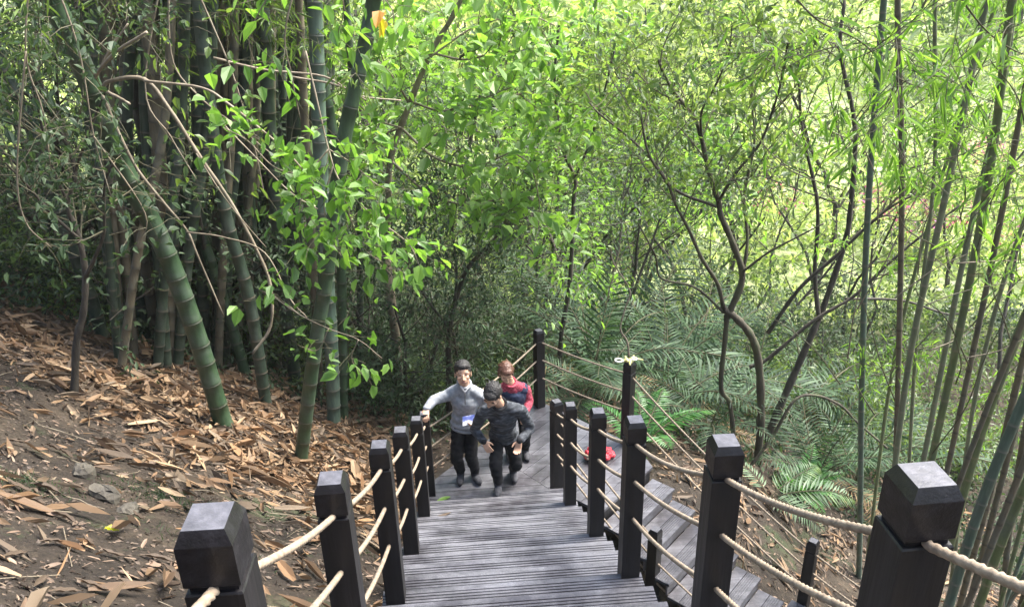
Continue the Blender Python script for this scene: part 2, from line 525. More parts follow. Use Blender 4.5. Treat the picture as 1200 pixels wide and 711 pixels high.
LEAF6 = (np.array([(0, 0, 0), (0.28, 0.5, 0.10), (0.68, 0.36, 0.06), (1, 0, -0.16), (0.68, -0.36, 0.06), (0.28, -0.5, 0.10)]), [(0, 3, 2, 1), (0, 5, 4, 3)])
RHOMB = (np.array([(0, 0, 0), (0.42, 0.5, 0.05), (1, 0, -0.12), (0.42, -0.5, 0.05)]), [(0, 3, 2, 1)])
SHEATH = (np.array([(0, 0.18, 0.10), (0, -0.18, 0.10), (0.3, 0.5, 0.22), (0.3, 0, 0.0), (0.3, -0.5, 0.22), (0.65, 0.42, 0.20), (0.65, 0, 0.06), (0.65, -0.42, 0.2), (1, 0.02, 0.22), (1, -0.02, 0.22)]),
          [(0, 1, 3, 2), (1, 4, 3, 3), (2, 3, 6, 5), (3, 4, 7, 6), (5, 6, 9, 8), (6, 7, 9, 9)])
_sv, _sf = SHEATH
SHEATH_ROLL = (_sv * np.array([1, 0.55, 1]) + np.array([[0, 0, 0.25 * abs(v[1]) * 2] for v in _sv]), _sf)
SHEATH_TWIST = (np.array([(v[0], v[1] * math.cos(v[0] * 1.5) , v[2] * 0.6 + v[1] * math.sin(v[0] * 1.8) * 0.9 + 0.25 * (v[0] - 0.5) ** 2) for v in _sv]), _sf)
SHEATH_TORN = (np.array([(0, 0.12, 0.0), (0, -0.2, 0.06), (0.25, 0.55, 0.10), (0.3, 0, -0.02), (0.33, -0.42, 0.1), (0.6, 0.5, 0.16), (0.7, 0.05, 0.0), (0.55, -0.5, 0.14), (0.8, 0.35, 0.2), (0.98, -0.12, 0.02)]), _sf)
def add_leaves(g, P, D, Nn, Ls, Ws, tmpl=RHOMB, zs=None):
    P = np.asarray(P, float); D = nrm(D)
    Nn = np.asarray(Nn, float)
    S = nrm(np.cross(Nn, D)); U = np.cross(D, S)
    T, F = tmpl
    Ls = np.asarray(Ls, float); Ws = np.asarray(Ws, float)
    v = P[:, None, :] + T[None, :, 0, None] * Ls[:, None, None] * D[:, None, :] + T[None, :, 1, None] * Ws[:, None, None] * S[:, None, :] + T[None, :, 2, None] * ((Ls[:, None, None] * 0.5 + Ws[:, None, None] * 0.5) if zs is None else (Ws[:, None, None] * zs)) * U[:, None, :]
    n = len(P); k = len(T)
    quads = [f for f in F if len(set(f)) == 4]; tris = [tuple(dict.fromkeys(f)) for f in F if len(set(f)) == 3]
    off = (np.arange(n) * k)[:, None, None]
    q = (off + np.array(quads)[None]).reshape(-1, 4)
    t = (off + np.array(tris)[None]).reshape(-1, 3) if tris else None
    g.add(v.reshape(-1, 3), q, t)

def rvec(r, n):
    return nrm(r.normal(size=(n, 3)))

def grow(r, p, d, L, rad, lev, P, tubes, tips):
    n = max(3, int(L / P.get('seg', 0.25)))
    n = min(n, 12)
    pts = [np.array(p, float)]; dirs = []
    d = nrm(d)
    for i in range(n):
        d = nrm(d + r.normal(size=3) * P['wig'] + np.array([0, 0, P['up'][min(lev, len(P['up']) - 1)]]))
        dirs.append(d)
        pts.append(pts[-1] + d * L / n)
    pts = np.array(pts)
    end = P.get('taper', 0.45)
    tubes.append((pts, np.linspace(rad, rad * end, n + 1), lev))
    if lev >= P['levels']:
        for i in range(1, n + 1):
            tips.append((pts[i], dirs[i - 1]))
        return
    k = P['kids'][min(lev, len(P['kids']) - 1)]
    t0 = P['t0'][min(lev, len(P['t0']) - 1)]
    for j in range(k):
        t = t0 + (1 - t0) * (j + r.uniform(0.2, 1.0)) / k
        t = min(t, 0.999)
        f = t * n; i = int(f); q = pts[i] + (pts[i + 1] - pts[i]) * (f - i)
        ax = nrm(r.normal(size=3)); side = nrm(np.cross(dirs[i], ax))
        ang = P['ang'] * r.uniform(0.7, 1.25)
        nd = dirs[i] * math.cos(ang) + side * math.sin(ang)
        grow(r, q, nd, L * P['len'] * r.uniform(0.75, 1.2), rad * (1 - t * (1 - end)) * P.get('rr', 0.6), lev + 1, P, tubes, tips)
    tips.append((pts[-1], dirs[-1]))

def leaves_on(g, r, tips, per, Lr, wr, spread, droop, tmpl=RHOMB, up=0.8):
    tp = np.array([t[0] for t in tips]); td = np.array([t[1] for t in tips])
    n = len(tp) * per
    idx = np.repeat(np.arange(len(tp)), per)
    P = tp[idx] + r.normal(size=(n, 3)) * spread
    D = td[idx] * 0.5 + rvec(r, n) * 0.9 + np.array([0, 0, -droop])
    Nn = rvec(r, n) * 0.6 + np.array([0, 0, up])
    Ls = r.uniform(Lr[0], Lr[1], n)
    add_leaves(g, P, D, Nn, Ls, Ls * wr * r.uniform(0.8, 1.2, n), tmpl)
EXPOSURE = 1.95
HAZE = 0.0006
# ------------------------------------------------------------------ camera, light
cd = bpy.data.cameras.new('camera')
cam = bpy.data.objects.new('camera', cd)
COL.objects.link(cam)
cd.sensor_width = 36.0
cd.lens = FPX / 1200 * 36.0
cd.clip_start = 0.05
cd.clip_end = 600
R_, U_, F_ = cam_dir(1, 0, 0), cam_dir(0, 1, 0), cam_dir(0, 0, 1)
mw = Matrix(((R_[0], U_[0], -F_[0], EYE[0]), (R_[1], U_[1], -F_[1], EYE[1]), (R_[2], U_[2], -F_[2], EYE[2]), (0, 0, 0, 1)))
cam.matrix_world = mw
SC.camera = cam

SUN_EL, SUN_AZ = math.radians(57), math.radians(72)      # azimuth from +Y towards +X
sd = Vector((math.sin(SUN_AZ) * math.cos(SUN_EL), math.cos(SUN_AZ) * math.cos(SUN_EL), math.sin(SUN_EL)))
sl = bpy.data.lights.new('sun', 'SUN')
sl.energy = 4.6
sl.angle = math.radians(30)
sl.color = (1.0, 0.96, 0.88)
so = bpy.data.objects.new('sun', sl)
COL.objects.link(so)
so.rotation_euler = (-sd).to_track_quat('-Z', 'Y').to_euler()
so.location = (20, 30, 40)
w = bpy.data.worlds.new('World')
SC.world = w
w.use_nodes = True
wn, wl = w.node_tree.nodes, w.node_tree.links
bg = wn.get('Background') or wn.new('ShaderNodeBackground')
sky = wn.new('ShaderNodeTexSky')
sky.sky_type = 'NISHITA'
sky.sun_disc = False
sky.sun_elevation = SUN_EL
sky.sun_rotation = SUN_AZ
sky.dust_density = 3.0
wl.new(sky.outputs[0], bg.inputs['Color'])
bg.inputs['Strength'].default_value = 0.15
SC.view_settings.view_transform = 'Standard'
SC.view_settings.look = 'None'
SC.view_settings.gamma = 1.0
SC.view_settings.exposure = EXPOSURE
SC.cycles.max_bounces = 6
SC.cycles.diffuse_bounces = 3
SC.cycles.glossy_bounces = 2
SC.cycles.transmission_bounces = 3
SC.cycles.transparent_max_bounces = 4
SC.cycles.sample_clamp_indirect = 6
SC.cycles.use_denoising = True

# ------------------------------------------------------------------ ground sheet
def axis(parts):
    out = []
    for a, b, s in parts:
        out.append(np.arange(a, b, s))
    return np.unique(np.round(np.concatenate(out), 4))
gx = axis([(-90, -60, 10), (-60, -16, 2), (-16, -7, 0.5), (-7, 7, 0.07), (7, 16, 0.4), (16, 60, 2), (60, 91, 10)])
gy = axis([(-40, -4, 4), (-4, 0, 0.5), (0, 13, 0.07), (13, 24, 0.3), (24, 60, 1.5), (60, 117, 8)])
X, Y = np.meshgrid(gx, gy)
Z = terrain(X, Y)
nearmask = (np.abs(X) < 7.2) & (Y < 13.2) & (Y > -0.5)
Z = Z + nearmask * 0.012 * fbm(X, Y, 0.16, 2, 3)
g = Geo()
nx, ny = len(gx), len(gy)
ii = (np.arange(ny - 1)[:, None] * nx + np.arange(nx - 1)[None, :]).ravel()
g.add(np.stack([X.ravel(), Y.ravel(), Z.ravel()], -1), np.stack([ii, ii + 1, ii + nx + 1, ii + nx], -1))
struct(g.obj('ground', M['ground'], smooth=True))

# ------------------------------------------------------------------ stairs
RISE, RUN = 0.17, 0.29
def tread_geo(x0, x1, nosing=0.02):
    """top at z=0, spans y from 0 to RUN (nosing on the far, descending side)"""
    ga, gb = Geo(), Geo()
    def board(g, y0, y1, grooves):
        th = 0.034; c = 0.004
        prof = [(y0, -th), (y0, -c), (y0 + c, 0)]
        for gy_ in grooves:
            prof += [(gy_ - 0.0052, 0), (gy_ - 0.0034, -0.006), (gy_ + 0.0034, -0.006), (gy_ + 0.0052, 0)]
        prof += [(y1 - c, 0), (y1, -c), (y1, -th)]
        n = len(prof)
        v = [(x0, a, b) for a, b in prof] + [(x1, a, b) for a, b in prof]
        q = [(i, i + 1, n + i + 1, n + i) for i in range(n - 1)] + [(n - 1, 0, n, 2 * n - 1)]
        base = g.n
        g.add(v, q)
        g.ng.append([base + i for i in range(n)][::-1])
        g.ng.append([base + n + i for i in range(n)])
    m = RUN * 0.5
    board(ga, 0.004, m - 0.003, [])
    k0, k1 = m + 0.003, RUN + nosing
    board(gb, k0, k1, [k0 + 0.020 + i * 0.024 for i in range(5)])
    return ga, gb

def staircase(name, label, origin, rz, x0, x1, nsteps, first_parent=None):
    """origin: top edge point on the flight's pitch line; local +Y runs down the flight"""
    root = thing(name, label, 'staircase', origin, rz)
    ga, gb = tread_geo(x0, x1)
    t0 = multi('tread', [(ga, M['deck']), (gb, M['deck_grooved'])], root)
    rg = Geo(); rg.box(((x0 + x1) / 2, RUN - 0.012, -0.034 - (RISE - 0.034) / 2), (x1 - x0 - 0.012, 0.02, RISE - 0.038))
    r0 = rg.obj('riser', M['deck'], root)
    for k in range(1, nsteps):
        for o in (t0, r0):
            c = o.copy(); COL.objects.link(c); c.parent = root
            c.location = (0, k * RUN, -k * RISE)
    for xs in (x0 + 0.02, x1 - 0.02):
        s = Geo()
        L = nsteps * RUN
        pr = [(-0.0, -0.045), (L, -0.045 - nsteps * RISE), (L, -0.32 - nsteps * RISE), (0, -0.32)]
        pr = [(0.0, -0.19 + 0.0), (L - 0.02, -0.19 - (nsteps - 0.0) * RISE), (L - 0.02, -0.45 - nsteps * RISE), (0.0, -0.45)]
        v = [(xs - 0.024, a, b) for a, b in pr] + [(xs + 0.024, a, b) for a, b in pr]
        s.add(v, [(0, 1, 5, 4), (1, 2, 6, 5), (2, 3, 7, 6), (3, 0, 4, 7), (3, 2, 1, 0), (4, 5, 6, 7)])
        s.obj('stringer', M['post'], root)
    return root

NS = 32
YL = 7.556
YS = YL - RUN
staircase('upper_staircase', 'long flight of wet grey grooved deck steps descending from the camera to the landing', (0, YS - NS * RUN, NS * RISE), 0.0, -0.60, 1.0, NS)
h2 = np.array([1, -1, 0]) / math.sqrt(2); l2 = np.array([1, 1, 0]) / math.sqrt(2)
S2 = np.array([1.37, 7.03, 0.0])
x_in, x_out = 0.0, 1.06
staircase('lower_staircase', 'second flight of weathered deck steps turning down to the right below the landing', (S2[0], S2[1], -RISE), math.radians(-135), -x_out, -x_in, 6)

# landing deck: mitred boards
def clip_poly(poly, a, b):
    """keep the side where a.p <= b"""
    out = []
    for i in range(len(poly)):
        p, q = poly[i], poly[(i + 1) % len(poly)]
        dp, dq = a[0] * p[0] + a[1] * p[1] - b, a[0] * q[0] + a[1] * q[1] - b
        if dp <= 0: out.append(p)
        if (dp < 0 < dq) or (dq < 0 < dp):
            t = dp / (dp - dq)
            out.append((p[0] + (q[0] - p[0]) * t, p[1] + (q[1] - p[1]) * t))
    return out
lp = [(-0.62, 7.296), (1.105, 7.296), (1.37, 7.03), (1.37 + 0.75, 7.03 + 0.75), (2.02, 8.22), (0.93, 9.40), (-0.62, 7.66)]
root = thing('landing_deck', 'grey mitred timber deck landing where the people stand', 'deck', (0.5, 8.0, 0))
def boards(poly, d, w=0.138, gap=0.006):
    n = np.array([-d[1], d[0]])
    ds = [n[0] * p[0] + n[1] * p[1] for p in poly]
    g = Geo(); k = min(ds)
    while k < max(ds):
        q = clip_poly(poly, (n[0], n[1]), k + w)
        q = clip_poly(q, (-n[0], -n[1]), -k)
        if len(q) >= 3:
            q = [(a - 0.5, b - 8.0) for a, b in q]
            area = sum(q[i][0] * q[(i + 1) % len(q)][1] - q[(i + 1) % len(q)][0] * q[i][1] for i in range(len(q)))
            if area < 0: q = q[::-1]
            m = len(q); base = g.n
            g.add([(a, b, 0.0) for a, b in q] + [(a, b, -0.034) for a, b in q], None)
            g.ng.append([base + i for i in range(m)]); g.ng.append([base + m + i for i in range(m)][::-1])
            for i in range(m):
                j = (i + 1) % m
                g.q.append(np.array([[base + m + i, base + m + j, base + j, base + i]]))
        k += w + gap
    return g
ma, mb = np.array([1.0, 7.296]), np.array([0.05, 8.5])
mn = np.array([mb[1] - ma[1], -(mb[0] - ma[0])])    # outward normal to the right
bb = float(mn @ ma)
left_part = clip_poly(lp, (mn[0], mn[1]), bb - 0.003)
right_part = clip_poly(lp, (-mn[0], -mn[1]), -bb - 0.003)
boards(left_part, (1, 0)).obj('cross_boards', M['deck'], root)
boards(right_part, (0.7071, 0.7071)).obj('diagonal_boards', M['deck'], root)
g = Geo()
for i in range(len(lp)):
    a, b = np.array(lp[i]), np.array(lp[(i + 1) % len(lp)])
    c = (a + b) / 2; L = np.linalg.norm(b - a); th = math.atan2(b[1] - a[1], b[0] - a[0])
    if L < 0.2: continue
    inw = np.array([-(b - a)[1], (b - a)[0]]) / L
    c = c + inw * 0.035
    Rm = np.array([[math.cos(th), -math.sin(th), 0], [math.sin(th), math.cos(th), 0], [0, 0, 1]])
    g.box((c[0] - 0.5, c[1] - 8.0, -0.138 - 0.002 * i), (L - 0.07, 0.04, 0.2), Rm)
g.obj('edge_beam', M['post'], root)

# gravel step framed in timber at the foot of the second flight
e0 = S2 + h2 * (6 * RUN + 0.03) + np.array([0, 0, -7 * RISE])
root = thing('gravel_step', 'gravel filled step with a timber edging at the foot of the lower flight', 'step', tuple(e0), math.radians(-135))
g = Geo()
for c, d in (((-0.60, 0.045, -0.06), (1.36, 0.088, 0.2)), ((-0.60, 1.05, -0.062), (1.36, 0.088, 0.2)), ((-1.235, 0.547, -0.064), (0.088, 0.91, 0.2)), ((0.035, 0.547, -0.064), (0.088, 0.91, 0.2))):
    g.box(c, d)
g.obj('timber_edging', M['deck'], root)
g = Geo()
gxs, gys = np.linspace(-1.19, -0.01, 60), np.linspace(0.09, 1.0, 50)
A, B = np.meshgrid(gxs, gys)
g.add(np.stack([A.ravel(), B.ravel(), (0.018 + 0.008 * fbm(A, B, 0.08, 3)).ravel()], -1), [(j * 60 + i, j * 60 + i + 1, (j + 1) * 60 + i + 1, (j + 1) * 60 + i) for j in range(49) for i in range(59)])
g.obj('gravel', surf_mat('sandy_gravel', [(0.12, 0.10, 0.08), (0.22, 0.19, 0.15), (0.32, 0.29, 0.24)], 40, (0.8, 0.95), 0.01, 120), root)

# ------------------------------------------------------------------ posts and ropes
def post_mesh(hb):
    s = Geo()
    s.sect((0, 0, 0), [(-0.30, 0.06, 0.06), (hb - 0.207, 0.06, 0.06), (hb - 0.203, 0.057, 0.057)])
    return s
ps = Geo(); ps.sect((0, 0, 0), [(-0.22, 0.0565, 0.0565), (1.001, 0.0565, 0.0565), (1.0055, 0.0535, 0.0535)])
cs = Geo(); cs.sect((0, 0, 0), [(1.001, 0.047, 0.047), (1.020, 0.047, 0.047), (1.020, 0.0525, 0.0525), (1.024, 0.0550, 0.0550), (1.118, 0.0550, 0.0550), (1.120, 0.0545, 0.0545), (1.1485, 0.0415, 0.0415), (1.150, 0.0405, 0.0405)])
# rope holes: small dark collars set 2 mm proud of the faces
pmesh = ps.mesh('shaft'); pmesh.materials.append(M['post'])
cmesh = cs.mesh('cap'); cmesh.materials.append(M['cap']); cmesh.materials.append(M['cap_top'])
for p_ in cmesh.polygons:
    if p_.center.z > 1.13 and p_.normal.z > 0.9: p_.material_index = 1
post0 = None
def add_post(x, y, z, label, group, rz=0.0):
    global post0
    if post0 is None:
        post0 = thing('railing_post', label, 'post', (x, y, z), rz, group)
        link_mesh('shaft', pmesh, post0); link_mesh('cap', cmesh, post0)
        return post0
    o = dup(post0, (x, y, z), rz, label)
    o['group'] = group
    return o
DR = [0.1, 1.29, 2.41, 3.82, 4.98, 6.41, 7.46]
DL = [0.1, 1.28, 2.40, 3.74, 4.90, 6.38, 7.47]
XR, XL = 0.925, -0.518
zt = lambda d: RISE * math.ceil(max(0.0, (YL - d) / RUN) - 1e-6) if d < YL - 0.1 else 0.0
zpl = lambda d: zp(d) - (0.05 if d > 2 else -0.02)
zp = lambda d: (0.03 if d < 1.5 else 0.0) + max(0.0, 4.42 - 0.585 * d)
ordn = ['beside the camera', 'nearest and biggest cap in view', 'second in view going down', 'third in view going down', 'fourth in view going down', 'fifth in view going down', 'last at the foot of the flight']
extra_r = ['', ' at the bottom right corner', ', rope wrapping past its neck', ', in front of the lower flight', ', red bag behind it', '', ', turned at an angle']
for i, (a, b) in enumerate(zip(DR, DL)):
    tw = [0, 0.02, -0.03, 0.02, 0.0, 0.03, 0.38]
    add_post(XR, a, zp(a), ('black post of the right hand stair railing, ' + ordn[i])[:110], 'black posts of the rope railings', tw[i])
    add_post(XL, b, zpl(b), ('black post of the left hand stair railing, ' + ordn[i])[:110], 'black posts of the rope railings', -tw[i] * 0.5 if i < 6 else 0.0)
PC = (0.92, 9.28, 0.0); PA = (1.91, 8.31, 0.0); PB = (3.65, 6.65, -1.42); PE = (5.4, 4.95, -2.0)
PD = (1.87, 6.60, -1.06); PD2 = (3.1, 5.35, -1.75)
add_post(*PC, 'black timber post at the far corner of the landing behind the people', 'black posts of the rope railings', 0.4)
add_post(*PA, 'black timber post with a pale yellow cord on its cap', 'black posts of the rope railings', 0.8)
add_post(*PB, 'lone black timber post at the leafy slope beside the gravel step', 'black posts of the rope railings', 0.8)
add_post(*PD, 'black timber post of the inner railing on the lower flight', 'black posts of the rope railings', 0.8)
add_post(PE[0], PE[1], PE[2], 'black timber post carrying the outer rope of the lower path beyond the frame', 'black posts of the rope railings', 0.8)
add_post(PD2[0], PD2[1], PD2[2], 'black timber post carrying the inner rope of the lower path', 'black posts of the rope railings', 0.8)

def rope_path(pts, sag):
    out = []
    for a, b in zip(pts[:-1], pts[1:]):
        a, b = np.array(a, float), np.array(b, float)
        L = np.linalg.norm(b - a); n = max(4, int(L / 0.011))
        t = np.linspace(0, 1, n, endpoint=False)
        p = a + (b - a) * t[:, None]
        s = sag * (L ** 1.3) * RNG.uniform(0.75, 1.2)
        p[:, 2] -= s * 4 * t * (1 - t)
        out.append(p)
    out.append(np.array([pts[-1]], float))
    return np.concatenate(out)
def rope(label, pts, sag=0.022, r=0.0105):
    p = rope_path(pts, sag)
    d = np.concatenate([[0], np.cumsum(np.linalg.norm(np.diff(p, axis=0), axis=1))])
    g = Geo(); g.tube(p - p[0], r, 12, None, d * 2 * PI / 0.085)
    o = g.obj('rope', M['rope'], None, True, None, tuple(p[0]))
    return tag(o, label, 'rope', 'beige ropes strung between the posts')
lv = [('top', 0.985), ('middle', 0.725), ('lowest', 0.455)]
for nm, h in lv:
    rope('beige twisted %s rope of the right hand stair railing' % nm, [(XR, d, zp(d) + h) for d in DR])
    rope('beige twisted %s rope of the left hand stair railing' % nm, [(XL, d, zpl(d) + h) for d in DL])
    P0 = (XL, DL[-1], h - 0.05)
    rope('beige %s rope round the outside of the landing and down the far side' % nm, [P0, (PC[0], PC[1], h), (PA[0], PA[1], h), (PB[0], PB[1], PB[2] + h), (PE[0], PE[1], PE[2] + h)], 0.02)
    rope('beige %s rope of the lower flight inner railing' % nm, [(XR, DR[-1], h), (PD[0], PD[1], PD[2] + h), (PD2[0], PD2[1], PD2[2] + h)], 0.012)

# ------------------------------------------------------------------ organic shapes from rounded cones and ellipsoids
def _sphere(c, r, R=None, seg=14, rings=9):
    c = np.asarray(c, float); r = np.ones(3) * np.asarray(r, float)
    v = [(0, 0, 1)]
    for i in range(1, rings):
        th = PI * i / rings
        for k in range(seg):
            a = 2 * PI * k / seg
            v.append((math.sin(th) * math.cos(a), math.sin(th) * math.sin(a), math.cos(th)))
    v.append((0, 0, -1))
    v = np.array(v) * r
    if R is not None: v = v @ np.asarray(R).T
    q, t = [], []
    for k in range(seg):
        k2 = (k + 1) % seg
        t.append((0, 1 + k, 1 + k2))
        for i in range(rings - 2):
            a = 1 + i * seg
            q.append((a + k, a + seg + k, a + seg + k2, a + k2))
        a = 1 + (rings - 2) * seg
        t.append((len(v) - 1, a + k2, a + k))
    return v + c, q, t
def _cone(p0, r0, p1, r1, seg=14):
    p0, p1 = np.asarray(p0, float), np.asarray(p1, float)
    d = p1 - p0; L = np.linalg.norm(d); d = d / max(L, 1e-9)
    ref = np.array([1, 0, 0]) if abs(d[0]) < 0.8 else np.array([0, 1, 0])
    u = nrm(np.cross(d, ref)); w_ = np.cross(d, u)
    prof = []
    for i in range(1, 5): prof.append((-r0 * math.cos(i * PI / 8), r0 * math.sin(i * PI / 8)))
    for i in range(4, 8): prof.append((L - r1 * math.cos(i * PI / 8), r1 * math.sin(i * PI / 8)))
    v = [p0 - d * r0]
    for z, r in prof:
        for k in range(seg):
            a = 2 * PI * k / seg
            v.append(p0 + d * z + r * (math.cos(a) * u + math.sin(a) * w_))
    v.append(p1 + d * r1)
    q, t = [], []; m = len(prof)
    for k in range(seg):
        k2 = (k + 1) % seg
        t.append((0, 1 + k2, 1 + k))
        for i in range(m - 1):
            a = 1 + i * seg
            q.append((a + k, a + k2, a + seg + k2, a + seg + k))
        t.append((len(v) - 1, 1 + (m - 1) * seg + k, 1 + (m - 1) * seg + k2))
    return np.array(v), q, t
def blob(name, prims, voxel, mats, parent=None, smooth=4, noise=None, zones=None, loc=(0, 0, 0)):
    g = Geo(); loc = np.asarray(loc, float)
    for p in prims:
        if p[0] == 'c': v, q, t = _cone(p[1], p[2], p[3], p[4])
        else: v, q, t = _sphere(p[1], p[2], p[3] if len(p) > 3 else None)
        g.add(v - loc, q, t)
    me = g.mesh(name + '_raw')
    o = bpy.data.objects.new(name + '_raw', me); COL.objects.link(o)
    rm = o.modifiers.new('r', 'REMESH'); rm.mode = 'VOXEL'; rm.voxel_size = voxel
    sm = o.modifiers.new('s', 'SMOOTH'); sm.iterations = smooth; sm.factor = 0.5
    dg = bpy.context.evaluated_depsgraph_get()
    ev = o.evaluated_get(dg)
    me2 = bpy.data.meshes.new_from_object(ev)
    bpy.data.objects.remove(o); bpy.data.meshes.remove(me)
    me2.name = name
    n = len(me2.vertices)
    co = np.empty(n * 3); me2.vertices.foreach_get('co', co); co = co.reshape(-1, 3)
    if noise:
        nr = np.empty(n * 3); me2.vertices.foreach_get('normal', nr); nr = nr.reshape(-1, 3)
        amp, sc = noise[0], noise[1]
        st = noise[2] if len(noise) > 2 else (1, 1, 1)
        q = co * np.array(st) / sc
        f = np.sin(q[:, 0] * 6.3 + 2 * np.sin(q[:, 1] * 5 + q[:, 2] * 2)) * np.sin(q[:, 2] * 7 + 2.2 * np.sin(q[:, 0] * 4 + 1)) + 0.5 * np.sin(q[:, 1] * 13 + q[:, 2] * 9 + 3 * np.sin(q[:, 0] * 6))
        co = co + nr * (f * amp)[:, None]
        me2.vertices.foreach_set('co', co.ravel())
    me2.materials.clear()
    for m_ in (mats if isinstance(mats, (list, tuple)) else [mats]): me2.materials.append(m_)
    me2.polygons.foreach_set('use_smooth', np.ones(len(me2.polygons), bool))
    if zones:
        idx = np.zeros(len(me2.polygons), np.int32)
        cen = np.empty(len(me2.polygons) * 3); me2.polygons.foreach_get('center', cen); cen = cen.reshape(-1, 3) + loc
        for zi, c, r, R in zones:
            l = (cen - np.asarray(c)) @ np.asarray(R)
            idx[((l / np.asarray(r)) ** 2).sum(1) < 1] = zi
        me2.polygons.foreach_set('material_index', idx)
    me2.update()
    o = link_mesh(name, me2, parent, None if parent is not None else tuple(loc))
    return o

def cloth(name, cols, scale=30, rough=(0.8, 0.95), bump=0.001, stretch=(1, 1, 1), pos=None):
    return surf_mat(name, cols, scale, rough, bump, 160, stretch, pos, 0.2)
M['skin'] = surf_mat('skin', [(0.42, 0.25, 0.17), (0.52, 0.32, 0.22)], 14, (0.45, 0.6))
M['lip'] = surf_mat('lip', [(0.34, 0.14, 0.11), (0.38, 0.17, 0.13)], 14, (0.45, 0.6))
M['eye'] = surf_mat('dark_eye', [(0.02, 0.013, 0.01), (0.04, 0.03, 0.025)], 14, (0.2, 0.4))
M['hair'] = surf_mat('black_hair', [(0.005, 0.004, 0.005), (0.014, 0.012, 0.012)], 40, (0.55, 0.75), 0.004, 90, (1, 1, 0.3))
M['hair_red'] = surf_mat('reddish_hair', [(0.05, 0.02, 0.012), (0.12, 0.05, 0.028)], 40, (0.35, 0.6), 0.004, 90, (1, 1, 0.3))
M['grey_knit'] = cloth('light_grey_sweatshirt', [(0.20, 0.215, 0.24), (0.27, 0.285, 0.31), (0.33, 0.345, 0.37)], 25)
M['dark_knit'] = cloth('mottled_charcoal_sweater', [(0.025, 0.028, 0.034), (0.055, 0.06, 0.07), (0.15, 0.16, 0.185)], 13, (0.8, 0.95), 0.0006, (1, 1, 3.0), [0.36, 0.52, 0.72])
M['black_cloth'] = cloth('black_cloth', [(0.008, 0.008, 0.010), (0.018, 0.018, 0.021)], 12)
M['navy'] = cloth('navy_vest', [(0.018, 0.024, 0.05), (0.035, 0.045, 0.08)], 14)
M['shoe'] = cloth('dark_grey_shoe', [(0.03, 0.03, 0.035), (0.09, 0.09, 0.10)], 30)
M['sole'] = cloth('pale_sole', [(0.3, 0.3, 0.3), (0.4, 0.4, 0.4)], 30)
M['white_cloth'] = cloth('white_shirt', [(0.6, 0.6, 0.62), (0.72, 0.72, 0.74)], 14)
M['frame'] = surf_mat('dark_spectacle_frame', [(0.02, 0.02, 0.02), (0.04, 0.03, 0.03)], 10, (0.2, 0.4))
def check_mat():
    m, nt, N, L = nmat('red_checked_shirt')
    out = N.new('ShaderNodeOutputMaterial'); tc = N.new('ShaderNodeTexCoord')
    ch = N.new('ShaderNodeTexChecker'); ch.inputs['Scale'].default_value = 42
    ch.inputs['Color1'].default_value = (0.22, 0.015, 0.035, 1); ch.inputs['Color2'].default_value = (0.33, 0.06, 0.09, 1)
    L.new(tc.outputs['Object'], ch.inputs['Vector'])
    pr = N.new('ShaderNodeBsdfPrincipled'); pr.inputs['Roughness'].default_value = 0.85
    L.new(ch.outputs['Color'], pr.inputs['Base Color']); L.new(pr.outputs[0], out.inputs[0])
    return m
M['check'] = check_mat()

def frame3(f, up=(0, 0, 1)):
    """columns: right, forward, up"""
    f = nrm(f); r = nrm(np.cross(f, up)); u = np.cross(r, f)
    return np.stack([r, f, u], 1)

def head_parts(c, f, up=(0, 0, 1), s=1.0):
    R = frame3(f, up); W = lambda x, y, z: np.asarray(c) + R @ (np.array([x, y, z]) * s)
    pr = [('e', W(0, -0.012, 0.035), np.array([0.074, 0.094, 0.086]) * s, R),
          ('e', W(0, 0.018, -0.035), np.array([0.060, 0.072, 0.078]) * s, R),
          ('e', W(0, 0.050, -0.083), np.array([0.030, 0.026, 0.024]) * s, R),
          ('c', W(0, 0.086, 0.008), 0.008 * s, W(0, 0.104, -0.030), 0.0125 * s),
          ('e', W(0.014, 0.092, -0.034), 0.009 * s), ('e', W(-0.014, 0.092, -0.034), 0.009 * s),
          ('e', W(0.034, 0.068, 0.026), np.array([0.026, 0.014, 0.008]) * s, R), ('e', W(-0.034, 0.068, 0.026), np.array([0.026, 0.014, 0.008]) * s, R),
          ('e', W(0.040, 0.060, -0.022), np.array([0.022, 0.018, 0.016]) * s, R), ('e', W(-0.040, 0.060, -0.022), np.array([0.022, 0.018, 0.016]) * s, R),
          ('e', W(0, 0.084, -0.058), np.array([0.024, 0.010, 0.008]) * s, R),
          ('e', W(0.076, -0.005, -0.005), np.array([0.008, 0.020, 0.032]) * s, R), ('e', W(-0.076, -0.005, -0.005), np.array([0.008, 0.020, 0.032]) * s, R)]
    zones = [(1, W(0, 0.092, -0.058), np.array([0.024, 0.016, 0.007]) * s, R),
             (2, W(0.031, 0.082, 0.010), np.array([0.015, 0.018, 0.0055]) * s, R), (2, W(-0.031, 0.082, 0.010), np.array([0.015, 0.018, 0.0055]) * s, R),
             (3, W(0.034, 0.082, 0.031), np.array([0.022, 0.020, 0.0045]) * s, R), (3, W(-0.034, 0.082, 0.031), np.array([0.022, 0.020, 0.0045]) * s, R)]
    return pr, zones, W, R
